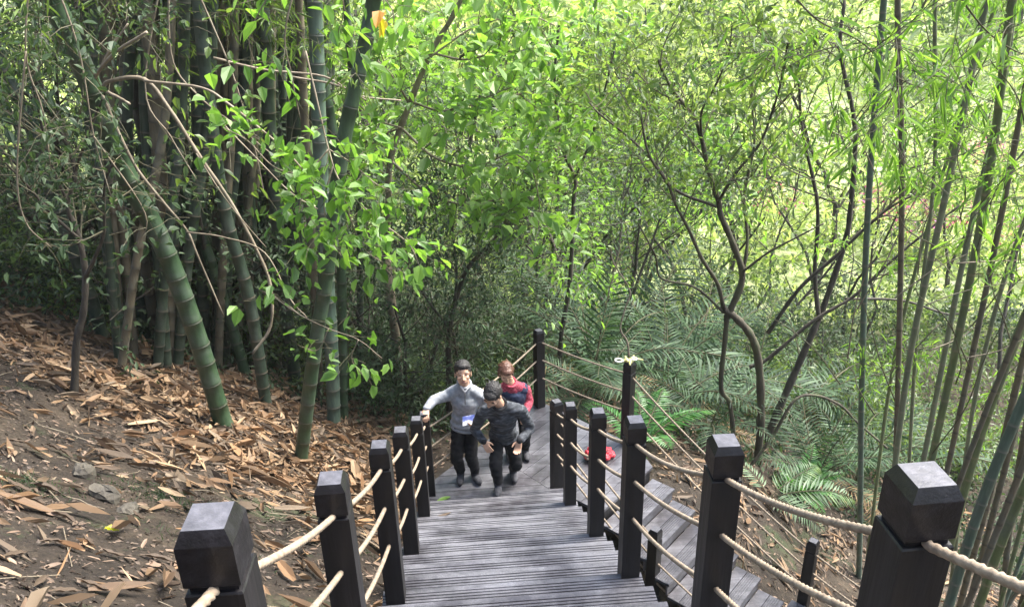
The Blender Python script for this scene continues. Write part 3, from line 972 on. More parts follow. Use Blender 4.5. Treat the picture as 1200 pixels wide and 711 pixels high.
def hand_prims(w, d, palm_n, curl=0.5, side=1, s=1.0):
    """w wrist, d direction along the hand, palm_n palm normal, side: +1 thumb to the right of d seen with palm_n towards you"""
    d = nrm(d); n = nrm(np.asarray(palm_n) - d * np.dot(palm_n, d)); a = np.cross(d, n) * side
    w = np.asarray(w, float)
    pr = []
    for k in range(4):
        off = (k - 1.5) * 0.019 * s
        b = w + d * 0.085 * s + a * off
        pr.append(('c', w + a * off * 0.6 + d * 0.01, 0.014 * s, b, 0.0115 * s))
        ln = [0.036, 0.042, 0.040, 0.032][k] * s
        c1, c2 = curl * 0.6, curl * 1.4
        d1 = d * math.cos(c1) + n * math.sin(c1) + a * (k - 1.5) * 0.06
        m1 = b + nrm(d1) * ln
        d2 = d * math.cos(c2) + n * math.sin(c2)
        m2 = m1 + nrm(d2) * ln * 0.9
        pr += [('c', b, 0.0105 * s, m1, 0.0092 * s), ('c', m1, 0.0092 * s, m2, 0.0075 * s)]
    t0 = w + d * 0.02 * s - a * 0.022 * s
    t1 = t0 + nrm(d * 0.7 - a * 0.75 + n * 0.25) * 0.045 * s
    t2 = t1 + nrm(d * 0.9 - a * 0.2 + n * 0.45) * 0.036 * s
    pr += [('c', t0, 0.015 * s, t1, 0.0115 * s), ('c', t1, 0.0115 * s, t2, 0.009 * s)]
    return pr

def person(label, J, top_mat, hair_mat, opts):
    base = np.array([(J['ankR'][0] + J['ankL'][0]) / 2, (J['ankR'][1] + J['ankL'][1]) / 2, opts.get('base', 0.0)])
    root = thing('person', label, 'person', tuple(base))
    J = {k: np.asarray(v, float) for k, v in J.items()}
    hp, zones, W, R = head_parts(J['head'], opts['face'], opts.get('up', (0, 0, 1)), opts.get('hs', 1.13))
    pr = list(hp)
    pr += [('c', J['neck'], 0.058, J['head'] + R @ np.array([0, -0.02, -0.05]), 0.052)]
    sh = (J['shR'] + J['shL']) / 2
    lat = nrm(J['shL'] - J['shR']); spine = nrm(sh - J['hip']); fwd = nrm(np.cross(lat, spine))
    Rt = np.stack([lat, fwd, spine], 1)
    k = opts.get('build', 1.0)
    tor = [('e', J['hip'] + spine * 0.02, np.array([0.135, 0.098, 0.12]) * k, Rt), ('e', J['hip'] * 0.5 + sh * 0.5, np.array([0.145, 0.105, 0.17]) * k, Rt),
           ('e', J['hip'] * 0.22 + sh * 0.78, np.array([0.165, 0.115, 0.15]) * k, Rt), ('c', J['shR'], 0.062 * k, J['shL'], 0.062 * k), ('c', J['neck'], 0.06, sh, 0.08)]
    pr += tor
    hl = [J['hip'] - lat * 0.09 - spine * 0.05, J['hip'] + lat * 0.09 - spine * 0.05]
    for S, h in (('R', hl[0]), ('L', hl[1])):
        pr += [('c', J['sh' + S], 0.052, J['el' + S], 0.040), ('c', J['el' + S], 0.040, J['wr' + S], 0.027),
               ('c', h - spine * 0.04, 0.066, J['kn' + S], 0.052), ('c', J['kn' + S], 0.054, J['ank' + S], 0.038), ('c', J['ank' + S], 0.036, J['ank' + S] + np.array([0, 0, -0.03]), 0.036)]
        dd, nn, cu, sd_ = opts['hand' + S]
        pr += hand_prims(J['wr' + S], dd, nn, cu, sd_)
    blob('body', pr, 0.0062, [M['skin'], M['lip'], M['eye'], M['hair'] if hair_mat is M['hair'] else hair_mat], root, 3, None, zones, base)
    # the sweater or shirt
    G = 0.018
    up_ = []
    up_.append(('e', J['hip'] + spine * 0.02, np.array([0.173, 0.133, 0.148]) * k, Rt))
    for e in tor[1:3]: up_.append(('e', e[1], e[2] + G, e[3]))
    up_ += [('c', J['shR'], 0.075 * k, J['shL'], 0.075 * k), ('c', J['neck'] - spine * 0.03, 0.075, sh, 0.098)]
    up_.append(('c', J['neck'] - spine * 0.02, 0.060, J['shR'] * 0.8 + J['neck'] * 0.2, 0.07)); up_.append(('c', J['neck'] - spine * 0.02, 0.060, J['shL'] * 0.8 + J['neck'] * 0.2, 0.07))
    up_.append(('e', J['hip'] - spine * 0.06, np.array([0.192, 0.145, 0.085]) * k, Rt))
    up_.append(('e', J['hip'] - spine * 0.045, np.array([0.168, 0.130, 0.10]) * k, Rt))
    for S in 'RL':
        up_ += [('c', J['sh' + S], 0.068, J['el' + S], 0.055), ('c', J['el' + S], 0.054, J['wr' + S] * 0.9 + J['el' + S] * 0.1, 0.046)]
    blob(opts.get('topname', 'sweater'), up_, 0.011, top_mat, root, 3, opts.get('wr', (0.003, 0.22, (1, 1, 1.5))), None, base)
    # cuffs, hem, collar
    cm = opts.get('cuff', top_mat)
    cf = []
    for S in 'RL':
        a, b = J['el' + S], J['wr' + S]
        cf.append(blob('cuff', [('c', a * 0.16 + b * 0.84, 0.043, b, 0.036)], 0.008, cm, root, 1, None, None, base))
    hc = J['hip'] - spine * 0.112
    Ph = [hc + Rt @ np.array([0.160 * k * math.cos(t), 0.118 * k * math.sin(t), 0]) for t in np.linspace(0, 2 * PI, 25)]
    g = Geo(); g.tube(np.array(Ph) - base, 0.022, 8); g.obj('hem', cm, root, True)
    nd = nrm(W(0, 0, -0.05) - J['neck'])
    Pn = [J['neck'] + spine * 0.012 + Rt @ np.array([0.072 * math.cos(t), 0.068 * math.sin(t) + 0.012, 0.012 - 0.020 * math.sin(t)]) for t in np.linspace(0, 2 * PI, 21)]
    g = Geo(); g.tube(np.array(Pn) - base, 0.016, 8); g.obj('collar', opts.get('collar', cm), root, True)
    # trousers
    tr = [('e', J['hip'] - spine * 0.07, np.array([0.150, 0.118, 0.12]) * k, Rt)]
    for S, h in (('R', hl[0]), ('L', hl[1])):
        tr += [('c', h - spine * 0.03 + lat * (0.012 if S == 'R' else -0.012), 0.086 * k, J['kn' + S], 0.076), ('c', J['kn' + S], 0.075, J['ank' + S] + np.array([0, 0, 0.03]), 0.058)]
    blob('trousers', tr, 0.011, M['black_cloth'], root, 3, (0.005, 0.2, (1, 1, 1.6)), None, base)
    # shoes
    for S in 'RL':
        a = J['ank' + S]; td = nrm(opts['toe' + S]); Rs = frame3(td)
        dz = opts.get('footz' + S, 0.0)
        a0 = np.array([a[0], a[1], dz])
        blob('shoe', [('e', a0 + td * -0.02 + np.array([0, 0, 0.055]), (0.044, 0.062, 0.052), Rs), ('e', a0 + td * 0.075 + np.array([0, 0, 0.042]), (0.047, 0.098, 0.036), Rs), ('c', a0 + np.array([0, 0, 0.05]), 0.045, a0 + np.array([0, 0, 0.095]), 0.05)], 0.007, M['shoe'], root, 2, None, None, base)
        g = Geo(); pts = []
        ring = [(0.040 * math.sin(t) * (1.0 if math.cos(t) > 0 else 0.85), 0.03 + 0.125 * math.cos(t)) for t in np.linspace(0, 2 * PI, 20, endpoint=False)]
        lo = [a0 + Rs @ np.array([x, y, 0.002]) - base for x, y in ring]; hi = [a0 + Rs @ np.array([x * 1.06, y * 1.02, 0.026]) - base for x, y in ring]
        n = len(ring); g.add(np.array(lo + hi), [(i, (i + 1) % n, n + (i + 1) % n, n + i) for i in range(n)])
        g.ng.append(list(range(n))[::-1]); g.ng.append([n + i for i in range(n)])
        g.obj('sole', M['shoe'] if opts.get('darksole', True) else M['sole'], root)
    # hair
    hs = opts.get('hs', 1.13)
    hr = [('e', W(0, -0.022, 0.052), np.array([0.083, 0.098, 0.084]) * hs, R), ('e', W(0, -0.05, 0.0), np.array([0.079, 0.066, 0.078]) * hs, R), ('e', W(0, 0.035, 0.088), np.array([0.062, 0.052, 0.036]) * hs, R)]
    rr = np.random.default_rng(opts.get('seed', 1))
    for i in range(46):
        a = rr.uniform(0, 2 * PI); q = rr.uniform(0.2, 1)
        c = np.array([0.070 * math.cos(a) * q, -0.022 + 0.085 * math.sin(a) * q, 0.052 + 0.075 * math.sqrt(max(0, 1 - q * q * 0.9))])
        hr.append(('c', W(*c), 0.012 * hs, W(*(c * np.array([1.12, 1.08, 1.0]) + np.array([0.012, 0.02 * rr.normal(), -0.008]))), 0.005 * hs))
    if opts.get('bob'):
        for sx in (-1, 1): hr.append(('c', W(0.066 * sx, -0.02, 0.04), 0.030, W(0.070 * sx, -0.01, -0.045), 0.022))
    else:
        for sx in (-1, 1): hr.append(('c', W(0.070 * sx, 0.012, 0.045), 0.012, W(0.072 * sx, 0.006, 0.012), 0.007))
    blob('hair', hr, 0.0055, hair_mat, root, 1, (0.0025, 0.03), None, base)
    if opts.get('glasses'):
        g = Geo()
        for sx in (-1, 1):
            ring = [W(0.031 * sx + 0.024 * math.cos(t), 0.103, 0.008 + 0.017 * math.sin(t)) - base for t in np.linspace(0, 2 * PI, 15)]
            g.tube(ring, 0.0019, 5)
            g.tube([W(0.055 * sx, 0.102, 0.013) - base, W(0.077 * sx, 0.06, 0.014) - base, W(0.080 * sx, -0.005, 0.010) - base], 0.0018, 5)
        g.tube([W(-0.008, 0.103, 0.010) - base, W(0.008, 0.103, 0.010) - base], 0.0018, 5)
        g.obj('glasses', M['frame'], root, True)
    return root, base, W, R, Rt

px = lambda x, y, d: at_y(x, y, d)
# front man bending forward as he climbs
J = dict(head=px(577, 463, 7.12), neck=px(585, 473, 7.28), shR=px(566, 483, 7.38), shL=px(611, 481, 7.40), hip=px(590, 506, 7.60),
         elR=px(556, 503, 7.48), elL=px(622, 502, 7.50), wrR=px(567, 517, 7.27), wrL=px(609, 516, 7.27),
         knR=px(581, 545, 7.36), knL=px(605, 544, 7.60), ankR=px(584, 573, 7.52), ankL=px(603, 569, 7.80))
J['ankR'] = np.array([0.25, 7.33, 0.27]); J['ankL'] = np.array([0.45, 7.78, 0.10])
root, base, W, R, Rt = person('man in mottled charcoal sweater bending forward with both hands hanging at his thighs', J, M['dark_knit'], M['hair'],
    dict(face=(-0.42, -0.72, -0.62), up=(0.0, -0.4, 0.9), cuff=M['black_cloth'], collar=M['black_cloth'], glasses=True, seed=3, base=0.0,
         handR=((0.45, -0.35, -0.85), (0.2, 0.9, -0.2), 0.55, -1), handL=((-0.25, -0.3, -0.9), (-0.3, -0.8, 0.1), 0.7, -1),
         toeR=(-0.12, -1, 0), toeL=(0.05, -1, 0), footzR=0.17, footzL=0.0, build=0.92))
# left man, hand on the post
J = dict(head=px(542.5, 438, 7.66), neck=px(544, 450, 7.74), shR=px(524, 463, 7.77), shL=px(566, 465, 7.80), hip=px(545, 490, 7.82),
         elR=px(507.5, 469, 7.62), elL=px(571, 484, 7.86), wrR=np.array([XL + 0.03, 7.52, 1.165]), wrL=px(560, 494, 7.62),
         knR=px(535, 536, 7.74), knL=px(552, 534, 7.78), ankR=px(538, 560, 7.78), ankL=px(553, 561, 7.82))
J['ankR'] = np.array([-0.17, 7.80, 0.10]); J['ankL'] = np.array([0.0, 7.78, 0.10])
rootl, base, W, R, Rt = person('man in light grey half zip sweatshirt resting one hand on a railing post', J, M['grey_knit'], M['hair'],
    dict(face=(0.03, -0.97, 0.22), seed=8, glasses=True, base=0.0, handR=((-0.12, -0.95, -0.30), (0.05, -0.25, -0.95), 0.85, 1), handL=((-0.75, -0.6, -0.05), (0, -0.2, 0.9), 0.9, -1),
         toeR=(-0.1, -1, 0), toeL=(0.35, -0.95, 0), build=0.93))
g = Geo()
cb = lambda x, y, z: (J['hip'] * (1 - z) + (J['shR'] + J['shL']) / 2 * z) + Rt @ np.array([x, y, 0]) - base
sgn = 1 if (Rt[:, 1] @ np.array([0, -1, 0])) > 0 else -1
nk = J['neck'] - base; nf = lambda x, y, z: nk + Rt @ np.array([x, sgn * y, z])
g.tube([nf(0, 0.098, -0.045), nf(0, 0.125, -0.10), nf(0, 0.142, -0.17)], 0.0045, 6)
g.obj('zip', M['frame'], rootl, True)
g = Geo(); g.tube([nf(-0.045, 0.070, 0.028), nf(-0.022, 0.088, -0.004), nf(0, 0.097, -0.036), nf(0.022, 0.088, -0.004), nf(0.045, 0.070, 0.028)], 0.011, 7); g.obj('shirt_collar', M['white_cloth'], rootl, True)
# leaflet in his hand
lf = px(549, 492, 7.56)
g = Geo()
u_ = np.array([0.98, -0.05, 0.12]); v_ = np.array([0.05, 0.35, 0.93]); n_ = np.cross(u_, v_)
for k, (a0, a1, th) in enumerate(((-0.065, 0.0, 0.03), (0.0, 0.065, -0.03))):
    pts = []
    for s_ in (-0.003 - 0.0 * k, 0.003):
        for a, b in ((a0, -0.055), (a1, -0.055), (a1, 0.05), (a0, 0.05)):
            pts.append(u_ * a + v_ * b + n_ * (s_ + abs(a) * th * 8))
    g.add(pts, [(3, 2, 1, 0), (4, 5, 6, 7), (0, 1, 5, 4), (1, 2, 6, 5), (2, 3, 7, 6), (3, 0, 4, 7)])
M['leaflet'] = surf_mat('blue_white_leaflet', [(0.12, 0.16, 0.45), (0.2, 0.25, 0.6), (0.75, 0.77, 0.82), (0.8, 0.8, 0.85)], 9, (0.4, 0.6), pos=[0.4, 0.47, 0.52, 0.7])
tag(g.obj('leaflet', M['leaflet'], None, False, None, tuple(lf)), 'folded blue and white leaflet held at the waist by the man in light grey', 'leaflet')
# woman behind
J = dict(head=px(593, 437, 8.02), neck=px(597.5, 448, 8.11), shR=px(587, 458, 8.15), shL=px(616, 457, 8.20), hip=np.array([0.52, 8.22, 0.78]),
         elR=px(584, 474, 8.16), elL=px(620, 471, 8.18), wrR=px(592, 485, 8.0), wrL=px(616, 482, 8.02),
         knR=np.array([0.44, 8.06, 0.42]), knL=np.array([0.62, 8.06, 0.42]), ankR=np.array([0.43, 8.18, 0.10]), ankL=np.array([0.63, 8.18, 0.10]))
rootw, base, W, R, Rt = person('woman with reddish hair in navy vest over a red checked shirt', J, M['check'], M['hair_red'],
    dict(face=(0.1, -0.85, -0.5), glasses=True, seed=5, bob=True, topname='shirt', base=0.0, hs=1.03, build=0.80, handR=((0.1, -0.8, -0.5), (0.5, 0.2, -0.6), 0.6, 1), handL=((-0.2, -0.7, -0.6), (-0.5, 0.2, -0.6), 0.6, -1),
         toeR=(0, -1, 0), toeL=(0.1, -1, 0)))
sh = (J['shR'] + J['shL']) / 2; lat = Rt[:, 0]
vs = []
for z, hw, dp in ((0.08, 0.165, 0.135), (0.4, 0.158, 0.130), (0.74, 0.168, 0.130)):
    vs.append(('e', J['hip'] * (1 - z) + sh * z, (hw, dp + 0.012, 0.13), Rt))
for s_ in (-1, 1): vs.append(('c', sh + lat * s_ * 0.100 + Rt[:, 2] * 0.022, 0.088, J['hip'] + lat * s_ * 0.05 + Rt[:, 2] * 0.1, 0.125))
vo = blob('vest', vs, 0.010, M['navy'], rootw, 2, (0.003, 0.12), None, base)

# ------------------------------------------------------------------ red bag and the thing on the post
M['red'] = surf_mat('red_nylon', [(0.42, 0.015, 0.03), (0.60, 0.03, 0.05), (0.68, 0.08, 0.09)], 12, (0.4, 0.65), 0.004, 40)
M['red_dark'] = surf_mat('dark_red_lining', [(0.10, 0.01, 0.015), (0.16, 0.015, 0.02)], 12, (0.6, 0.8))
bp = at_y(701, 533, 8.02); bp[2] = 0.002
root = thing('red_bag', 'crumpled red nylon bag lying on the landing deck behind the right railing', 'bag', tuple(bp), 0.15, None, 1.12)
bpr = []
rr = np.random.default_rng(4)
for i in range(26):
    a = rr.uniform(0, 2 * PI); q = rr.uniform(0.0, 1) ** 0.6
    c = np.array([0.15 * q * math.cos(a), 0.10 * q * math.sin(a), 0.035 + 0.075 * (1 - q * q) + rr.uniform(0, 0.02)])
    bpr.append(('e', c, (rr.uniform(0.03, 0.07), rr.uniform(0.02, 0.05), rr.uniform(0.015, 0.035)), Matrix.Rotation(rr.uniform(0, 3), 3, 'Z') @ Matrix.Rotation(rr.uniform(-0.6, 0.6), 3, 'Y')))
bpr.append(('e', (0, 0, 0.05), (0.17, 0.12, 0.045)))
blob('fabric_shell', bpr, 0.007, M['red'], root, 2, (0.004, 0.06))
g = Geo(); g.tube(smooth_path([(-0.10, -0.05, 0.10), (-0.02, -0.10, 0.135), (0.08, -0.06, 0.12), (0.12, 0.03, 0.09)], 5), 0.009, 6); g.obj('strap', M['red_dark'], root, True)
g = Geo(); g.tube(smooth_path([(-0.13, 0.03, 0.085), (-0.04, 0.02, 0.125), (0.06, 0.045, 0.115)], 5), 0.006, 6); g.obj('zip', M['red_dark'], root, True)
root = thing('cord_knot', 'pale yellow knotted cord with a white loop lying on a post cap', 'cord', (PA[0], PA[1], 1.151), -0.1)
M['yellow'] = surf_mat('pale_yellow_cord', [(0.55, 0.50, 0.16), (0.70, 0.66, 0.32)], 30, (0.6, 0.8), 0.002, 150)
M['white'] = surf_mat('white_cord', [(0.62, 0.6, 0.52), (0.75, 0.74, 0.68)], 30, (0.6, 0.8), 0.002, 150)
kn = [('c', (-0.05, 0.0, 0.02), 0.022, (0.05, 0.01, 0.026), 0.024), ('c', (0.03, 0.03, 0.03), 0.02, (0.16, 0.02, 0.016), 0.006), ('c', (-0.03, -0.03, 0.03), 0.017, (-0.05, 0.05, 0.045), 0.012),
      ('c', (0.02, -0.03, 0.02), 0.017, (0.05, 0.05, 0.055), 0.010), ('c', (0.0, -0.02, 0.03), 0.018, (-0.005, -0.075, 0.005), 0.012), ('c', (-0.05, 0, 0.02), 0.017, (-0.10, -0.01, 0.02), 0.012)]
blob('knot', kn, 0.005, M['yellow'], root, 2)
g = Geo(); g.tube(smooth_path([(-0.08, -0.015, 0.02), (-0.12, -0.03, 0.018), (-0.165, -0.02, 0.02), (-0.17, 0.02, 0.026), (-0.12, 0.035, 0.026), (-0.08, 0.01, 0.022)], 5), 0.010, 7); g.obj('loop', M['white'], root, True)
g = Geo(); g.tube(smooth_path([(0.02, -0.03, 0.045), (0.06, -0.035, 0.045), (0.085, 0.0, 0.045), (0.05, 0.03, 0.05), (0.02, 0.01, 0.05)], 5), 0.008, 7); g.obj('loop', M['white'], root, True)

# ------------------------------------------------------------------ thin haze added to veil and brighten the background
if HAZE > 0:
    m, nt, N, L = nmat('veil_haze')
    out = N.new('ShaderNodeOutputMaterial')
    pv = N.new('ShaderNodeVolumePrincipled')
    pv.inputs['Color'].default_value = (0.93, 0.96, 0.90, 1)
    pv.inputs['Density'].default_value = HAZE
    pv.inputs['Anisotropy'].default_value = 0.2
    L.new(pv.outputs[0], out.inputs['Volume'])
    g = Geo(); g.box((0, 37, 11.0), (184, 160, 38.0))
    o = g.obj('haze', m); o['kind'] = 'stuff'
    o['label'] = 'thin pale haze added to veil the background'; o['category'] = 'haze'
    SC.cycles.volume_bounces = 0
# ------------------------------------------------------------------ bamboo culms
def culm_geo(path, r0, r1, node=0.32, sides=12):
    p = smooth_path(path, 8)
    d = np.concatenate([[0], np.cumsum(np.linalg.norm(np.diff(p, axis=0), axis=1))])
    T = d[-1]
    ss, rr, at = [0.0], [1.0], [0.0]
    s = 0.12
    nodes = []
    while s < T - 0.05:
        nodes.append(s)
        for ds, k, a in ((-0.014, 1.0, 0.0), (-0.006, 1.07, 0.7), (0.0, 1.09, 1.0), (0.005, 1.0, 0.8), (0.010, 1.04, 0.55), (0.03, 1.0, 0.0)):
            ss.append(s + ds); rr.append(k); at.append(a)
        m = s + node * 0.5
        if m < T: ss.append(m); rr.append(0.985); at.append(0.0)
        s += node * (0.85 + 0.3 * RNG.random()) * (0.8 + 0.4 * s / max(T, 1))
    ss.append(T); rr.append(1.0); at.append(0.0)
    ss = np.array(ss); o = np.argsort(ss, kind='stable'); ss = ss[o]; rr = np.array(rr)[o]; at = np.array(at)[o]
    keep = np.concatenate([[True], np.diff(ss) > 1e-4]); ss, rr, at = ss[keep], rr[keep], at[keep]
    pts = np.stack([np.interp(ss, d, p[:, k]) for k in range(3)], 1)
    rad = np.interp(ss, [0, T], [r0, r1]) * rr
    npts = np.stack([np.interp(nodes, d, p[:, k]) for k in range(3)], 1) if nodes else np.zeros((0, 3))
    return pts, rad, at, npts
CG_L = 'bamboo culms standing on the left bank'
CG_R = 'thin bamboo culms on the right slope'
def culm(base_px, pts_px, wpx, mat, label, group, yoff=(), node=0.32, name='bamboo_culm', ext=3.0, rscale=(1.0, 0.85), ymul=None):
    b = on_ground(*base_px) if ymul is None else at_y(base_px[0], base_px[1], ymul)
    path = [b]
    for i, q in enumerate(pts_px):
        dy = yoff[i] if i < len(yoff) else (yoff[-1] if yoff else 0.0)
        path.append(at_y(q[0], q[1], b[1] + dy))
    if ymul is not None:
        dr = nrm(path[0] - path[1]); q = path[0].copy(); n = 0
        while q[2] > tz(q[0], q[1]) and n < 200:
            q = q + dr * 0.05; n += 1
        if n: path.insert(0, q)
    dr = nrm(nrm(path[-1] - path[-2]) + np.array([0, 0, 0.5]))
    path.append(path[-1] + dr * ext * 0.5); path.append(path[-1] + nrm(dr + np.array([0.1, -0.05, 0.3])) * ext * 0.5)
    path = np.array(path)
    path[0, 2] -= 0.06
    r = wpx / 2 / FPX * axis_dist(path[0]) * (0.92 if group == CG_L else 0.62)
    pts, rad, at, npt = culm_geo(path, r * rscale[0], r * rscale[1], node)
    o = path[0].copy()
    root = thing(name, label, 'bamboo', tuple(o), 0, group)
    g = Geo(); g.tube(pts - o, rad, 12, at); g.obj('culm', mat, root, True, 'node_ring')
    return root, pts, npt, o
G_, B_, D_, W_, O_ = M['culm_green'], M['culm_blue'], M['culm_dark'], M['culm_brown'], M['culm_olive']
LC = [
 ((264, 502), [(228, 385), (190, 285), (148, 205), (104, 95), (62, 0)], 23, G_, 'thickest leaning green bamboo culm curving up to the left over the bank', (0, 0, -.1, -.3, -.5)),
 ((351, 540), [(366, 430), (386, 300), (402, 170), (438, 0)], 17, G_, 'green bamboo culm rooted nearest to the left railing, leaning right at its top', (0, 0, 0, .1)),
 ((391, 497), [(388, 400), (376, 200), (369, 0)], 17, B_, 'blue green bamboo culm rising straight beside the leafy vine', ()),
 ((402, 494), [(401, 380), (396, 200), (372, 60), (362, 0)], 12, G_, 'thin straight green bamboo culm tight behind the blue green one', (.2, .3)),
 ((312, 476), [(292, 350), (262, 240), (238, 60), (232, 0)], 15, D_, 'dark bamboo culm with its foot in the pile of tan sheaths', ()),
 ((347, 452), [(331, 330), (316, 150), (307, 0)], 16, D_, 'dark straight bamboo culm right of the pale bent branches', ()),
 ((289, 442), [(268, 370), (228, 255), (186, 150), (150, 0)], 14, G_, 'green bamboo culm leaning left behind the dark one', (.1, .2)),
 ((240, 418), [(236, 300), (232, 150), (226, 0)], 15, D_, 'dark bamboo culm upright in the middle of the clump', ()),
 ((203, 428), [(196, 330), (186, 180), (170, 0)], 17, W_, 'brown dead bamboo culm with black nodes beside the thick leaning one', ()),
 ((188, 404), [(172, 330), (150, 190), (146, 0)], 15, W_, 'brown bamboo culm at the left side of the clump', ()),
 ((172, 400), [(158, 320), (148, 240), (150, 100), (158, 0)], 13, D_, 'dark bamboo culm behind the two brown ones', ()),
 ((256, 405), [(256, 280), (258, 140), (262, 0)], 16, W_, 'brown upright bamboo culm in the heart of the clump', ()),
 ((273, 412), [(280, 290), (288, 140), (292, 0)], 13, D_, 'dark bamboo culm between two brown upright ones', ()),
 ((220, 398), [(214, 280), (205, 120), (196, 0)], 13, D_, 'dark bamboo culm half hidden behind the thick leaning one', ()),
 ((312, 418), [(306, 300), (292, 150), (285, 60), (280, 0)], 13, W_, 'brown bamboo culm at the back right of the clump', ()),
 ((330, 432), [(340, 300), (348, 150), (352, 0)], 11, D_, 'slim dark bamboo culm leaning slightly right at the back', ()),
 ((122, 398), [(100, 330), (62, 230), (38, 150), (8, 90)], 16, D_, 'dark bamboo culm leaning far left at the edge of the shade', ()),
 ((374, 470), [(372, 400), (366, 300), (356, 120), (350, 0)], 10, W_, 'thin brown bamboo culm just left of the green pair', ()),
 ((236, 388), [(222, 250), (214, 120), (212, 0)], 11, W_, 'slim brown bamboo culm far back in the clump', ()),
 ((418, 470), [(422, 380), (420, 200), (410, 60), (405, 0)], 9, D_, 'thin dark bamboo culm right of the leafy vine', (.5,)),
]
_rq = np.random.default_rng(64)
for i in range(40):
    bx, by = _rq.uniform(135, 385), _rq.uniform(388, 436)
    ln = _rq.normal() * 26
    LC.append(((bx, by), [(bx + ln * .4, by - 130), (bx + ln, by - 280), (bx + ln * 1.2, -20)], _rq.uniform(9, 16), [D_, D_, W_, D_, D_, W_][i % 6], ['slim dark bamboo culm deep in the shade at the back of the clump', 'slim brown bamboo culm deep in the shade at the back of the clump'][i % 3 == 2], (0.1, 0.3)))
culm_l = []
for b, p, wp, m_, lab, yo in LC:
    culm_l.append(culm(b, p, wp, m_, lab, CG_L, yo))
RC = [
 ((1008, 600), [(1010, 450), (1017, 250), (1036, 0)], 10, B_, 'dark blue green bamboo culm standing left of all on the right slope', 8.3),
 ((1048, 590), [(1053, 420), (1057, 200), (1052, 0)], 9, W_, 'brown green bamboo culm standing bolt upright', 7.7),
 ((1062, 610), [(1074, 400), (1095, 200), (1096, 0)], 6, M['culm_pale'], 'slimmest pale blue bamboo culm', 8.2),
 ((1040, 620), [(1066, 420), (1108, 230), (1156, 0)], 10, M['culm_pale'], 'olive bamboo culm leaning right from behind the big post cap', 7.0),
 ((1078, 600), [(1122, 400), (1160, 200), (1186, 0)], 12, O_, 'thick green bamboo culm leaning right, nodes well marked', 6.4),
 ((1062, 640), [(1096, 470), (1130, 300), (1172, 120), (1190, 0)], 9, M['culm_pale'], 'olive bamboo culm crossing behind the thick green one', 7.6),
 ((1090, 640), [(1130, 460), (1172, 260), (1210, 60)], 9, W_, 'brown bamboo culm leaning right above the big post cap', 6.8),
 ((1100, 690), [(1146, 520), (1206, 360), (1260, 240)], 14, O_, 'thick olive green bamboo culm leaning out at the right edge', 6.3),
 ((1130, 690), [(1170, 540), (1204, 400), (1240, 280)], 11, W_, 'brown bamboo culm low at the right edge', 7.2),
 ((1108, 720), [(1150, 590), (1195, 480), (1240, 380)], 17, B_, 'thick pale blue green bamboo culm in the lower right corner', 5.6),
 ((1085, 700), [(1112, 600), (1160, 470), (1222, 320)], 9, W_, 'thin brown bamboo culm rising past the big post cap', 6.0),
 ((1140, 730), [(1172, 640), (1215, 540), (1260, 460)], 15, O_, 'stout olive bamboo culm lowest in the right corner', 5.4),
 ((1022, 610), [(1040, 470), (1064, 350), (1130, 120), (1168, 0)], 6, O_, 'very thin olive bamboo culm slanting across the others', 8.6),
 ((1120, 640), [(1140, 480), (1176, 330), (1230, 180)], 7, M['culm_pale'], 'thin green bamboo culm between the two brown ones', 7.5),
 ((1172, 720), [(1186, 600), (1206, 480), (1240, 330)], 10, W_, 'dead brown bamboo culm close to the right border', 5.9),
]
culm_r = []
for b, p, wp, m_, lab, y_ in RC:
    culm_r.append(culm(b, p, wp, m_, lab, CG_R, (), 0.27, ymul=y_))

# side twigs with long leaves on the right hand culms
def bamboo_foliage(root, pts, npt, o, rs, zmin, dens=1.0, Ll=(0.09, 0.18), reach=0.9, mat='leaf_bamboo', side=None):
    gt, gl = Geo(), Geo()
    tips = []
    for q in npt:
        if q[2] < zmin or rs.random() > 0.75 * dens: continue
        for j in range(rs.integers(1, 3)):
            a = rs.uniform(0, 2 * PI)
            d = np.array([math.cos(a), math.sin(a), rs.uniform(0.1, 0.9)])
            if side is not None: d = d + np.asarray(side)
            tubes = []
            grow(rs, q, d, reach * rs.uniform(0.5, 1.2), 0.005, 0, dict(levels=1, wig=0.12, up=(-0.03, -0.08), kids=(5,), t0=(0.25,), ang=0.7, len=0.45, seg=0.16, taper=0.4), tubes, tips)
            for tp, tr, lv_ in tubes: gt.tube(tp - o, np.maximum(tr, 0.0015), 4, closed_ends=False)
    if not tips: return
    leaves_on(gl, rs, tips, 2, Ll, 0.12, 0.03, 0.75, LEAF6, 0.5)
    for v in gl.v: v -= o
    multi('foliage', [(gt, M['twig']), (gl, M[mat])], root)
rs = np.random.default_rng(77)
for i, (root, pts, npt, o) in enumerate(culm_r):
    bamboo_foliage(root, pts, npt, o, rs, 3.4 if i % 4 else 1.6, 0.42, reach=0.7)
for i, (root, pts, npt, o) in enumerate(culm_l):
    bamboo_foliage(root, pts, npt, o, rs, 4.4, 0.7, (0.10, 0.2), 1.0, 'leaf_mid')

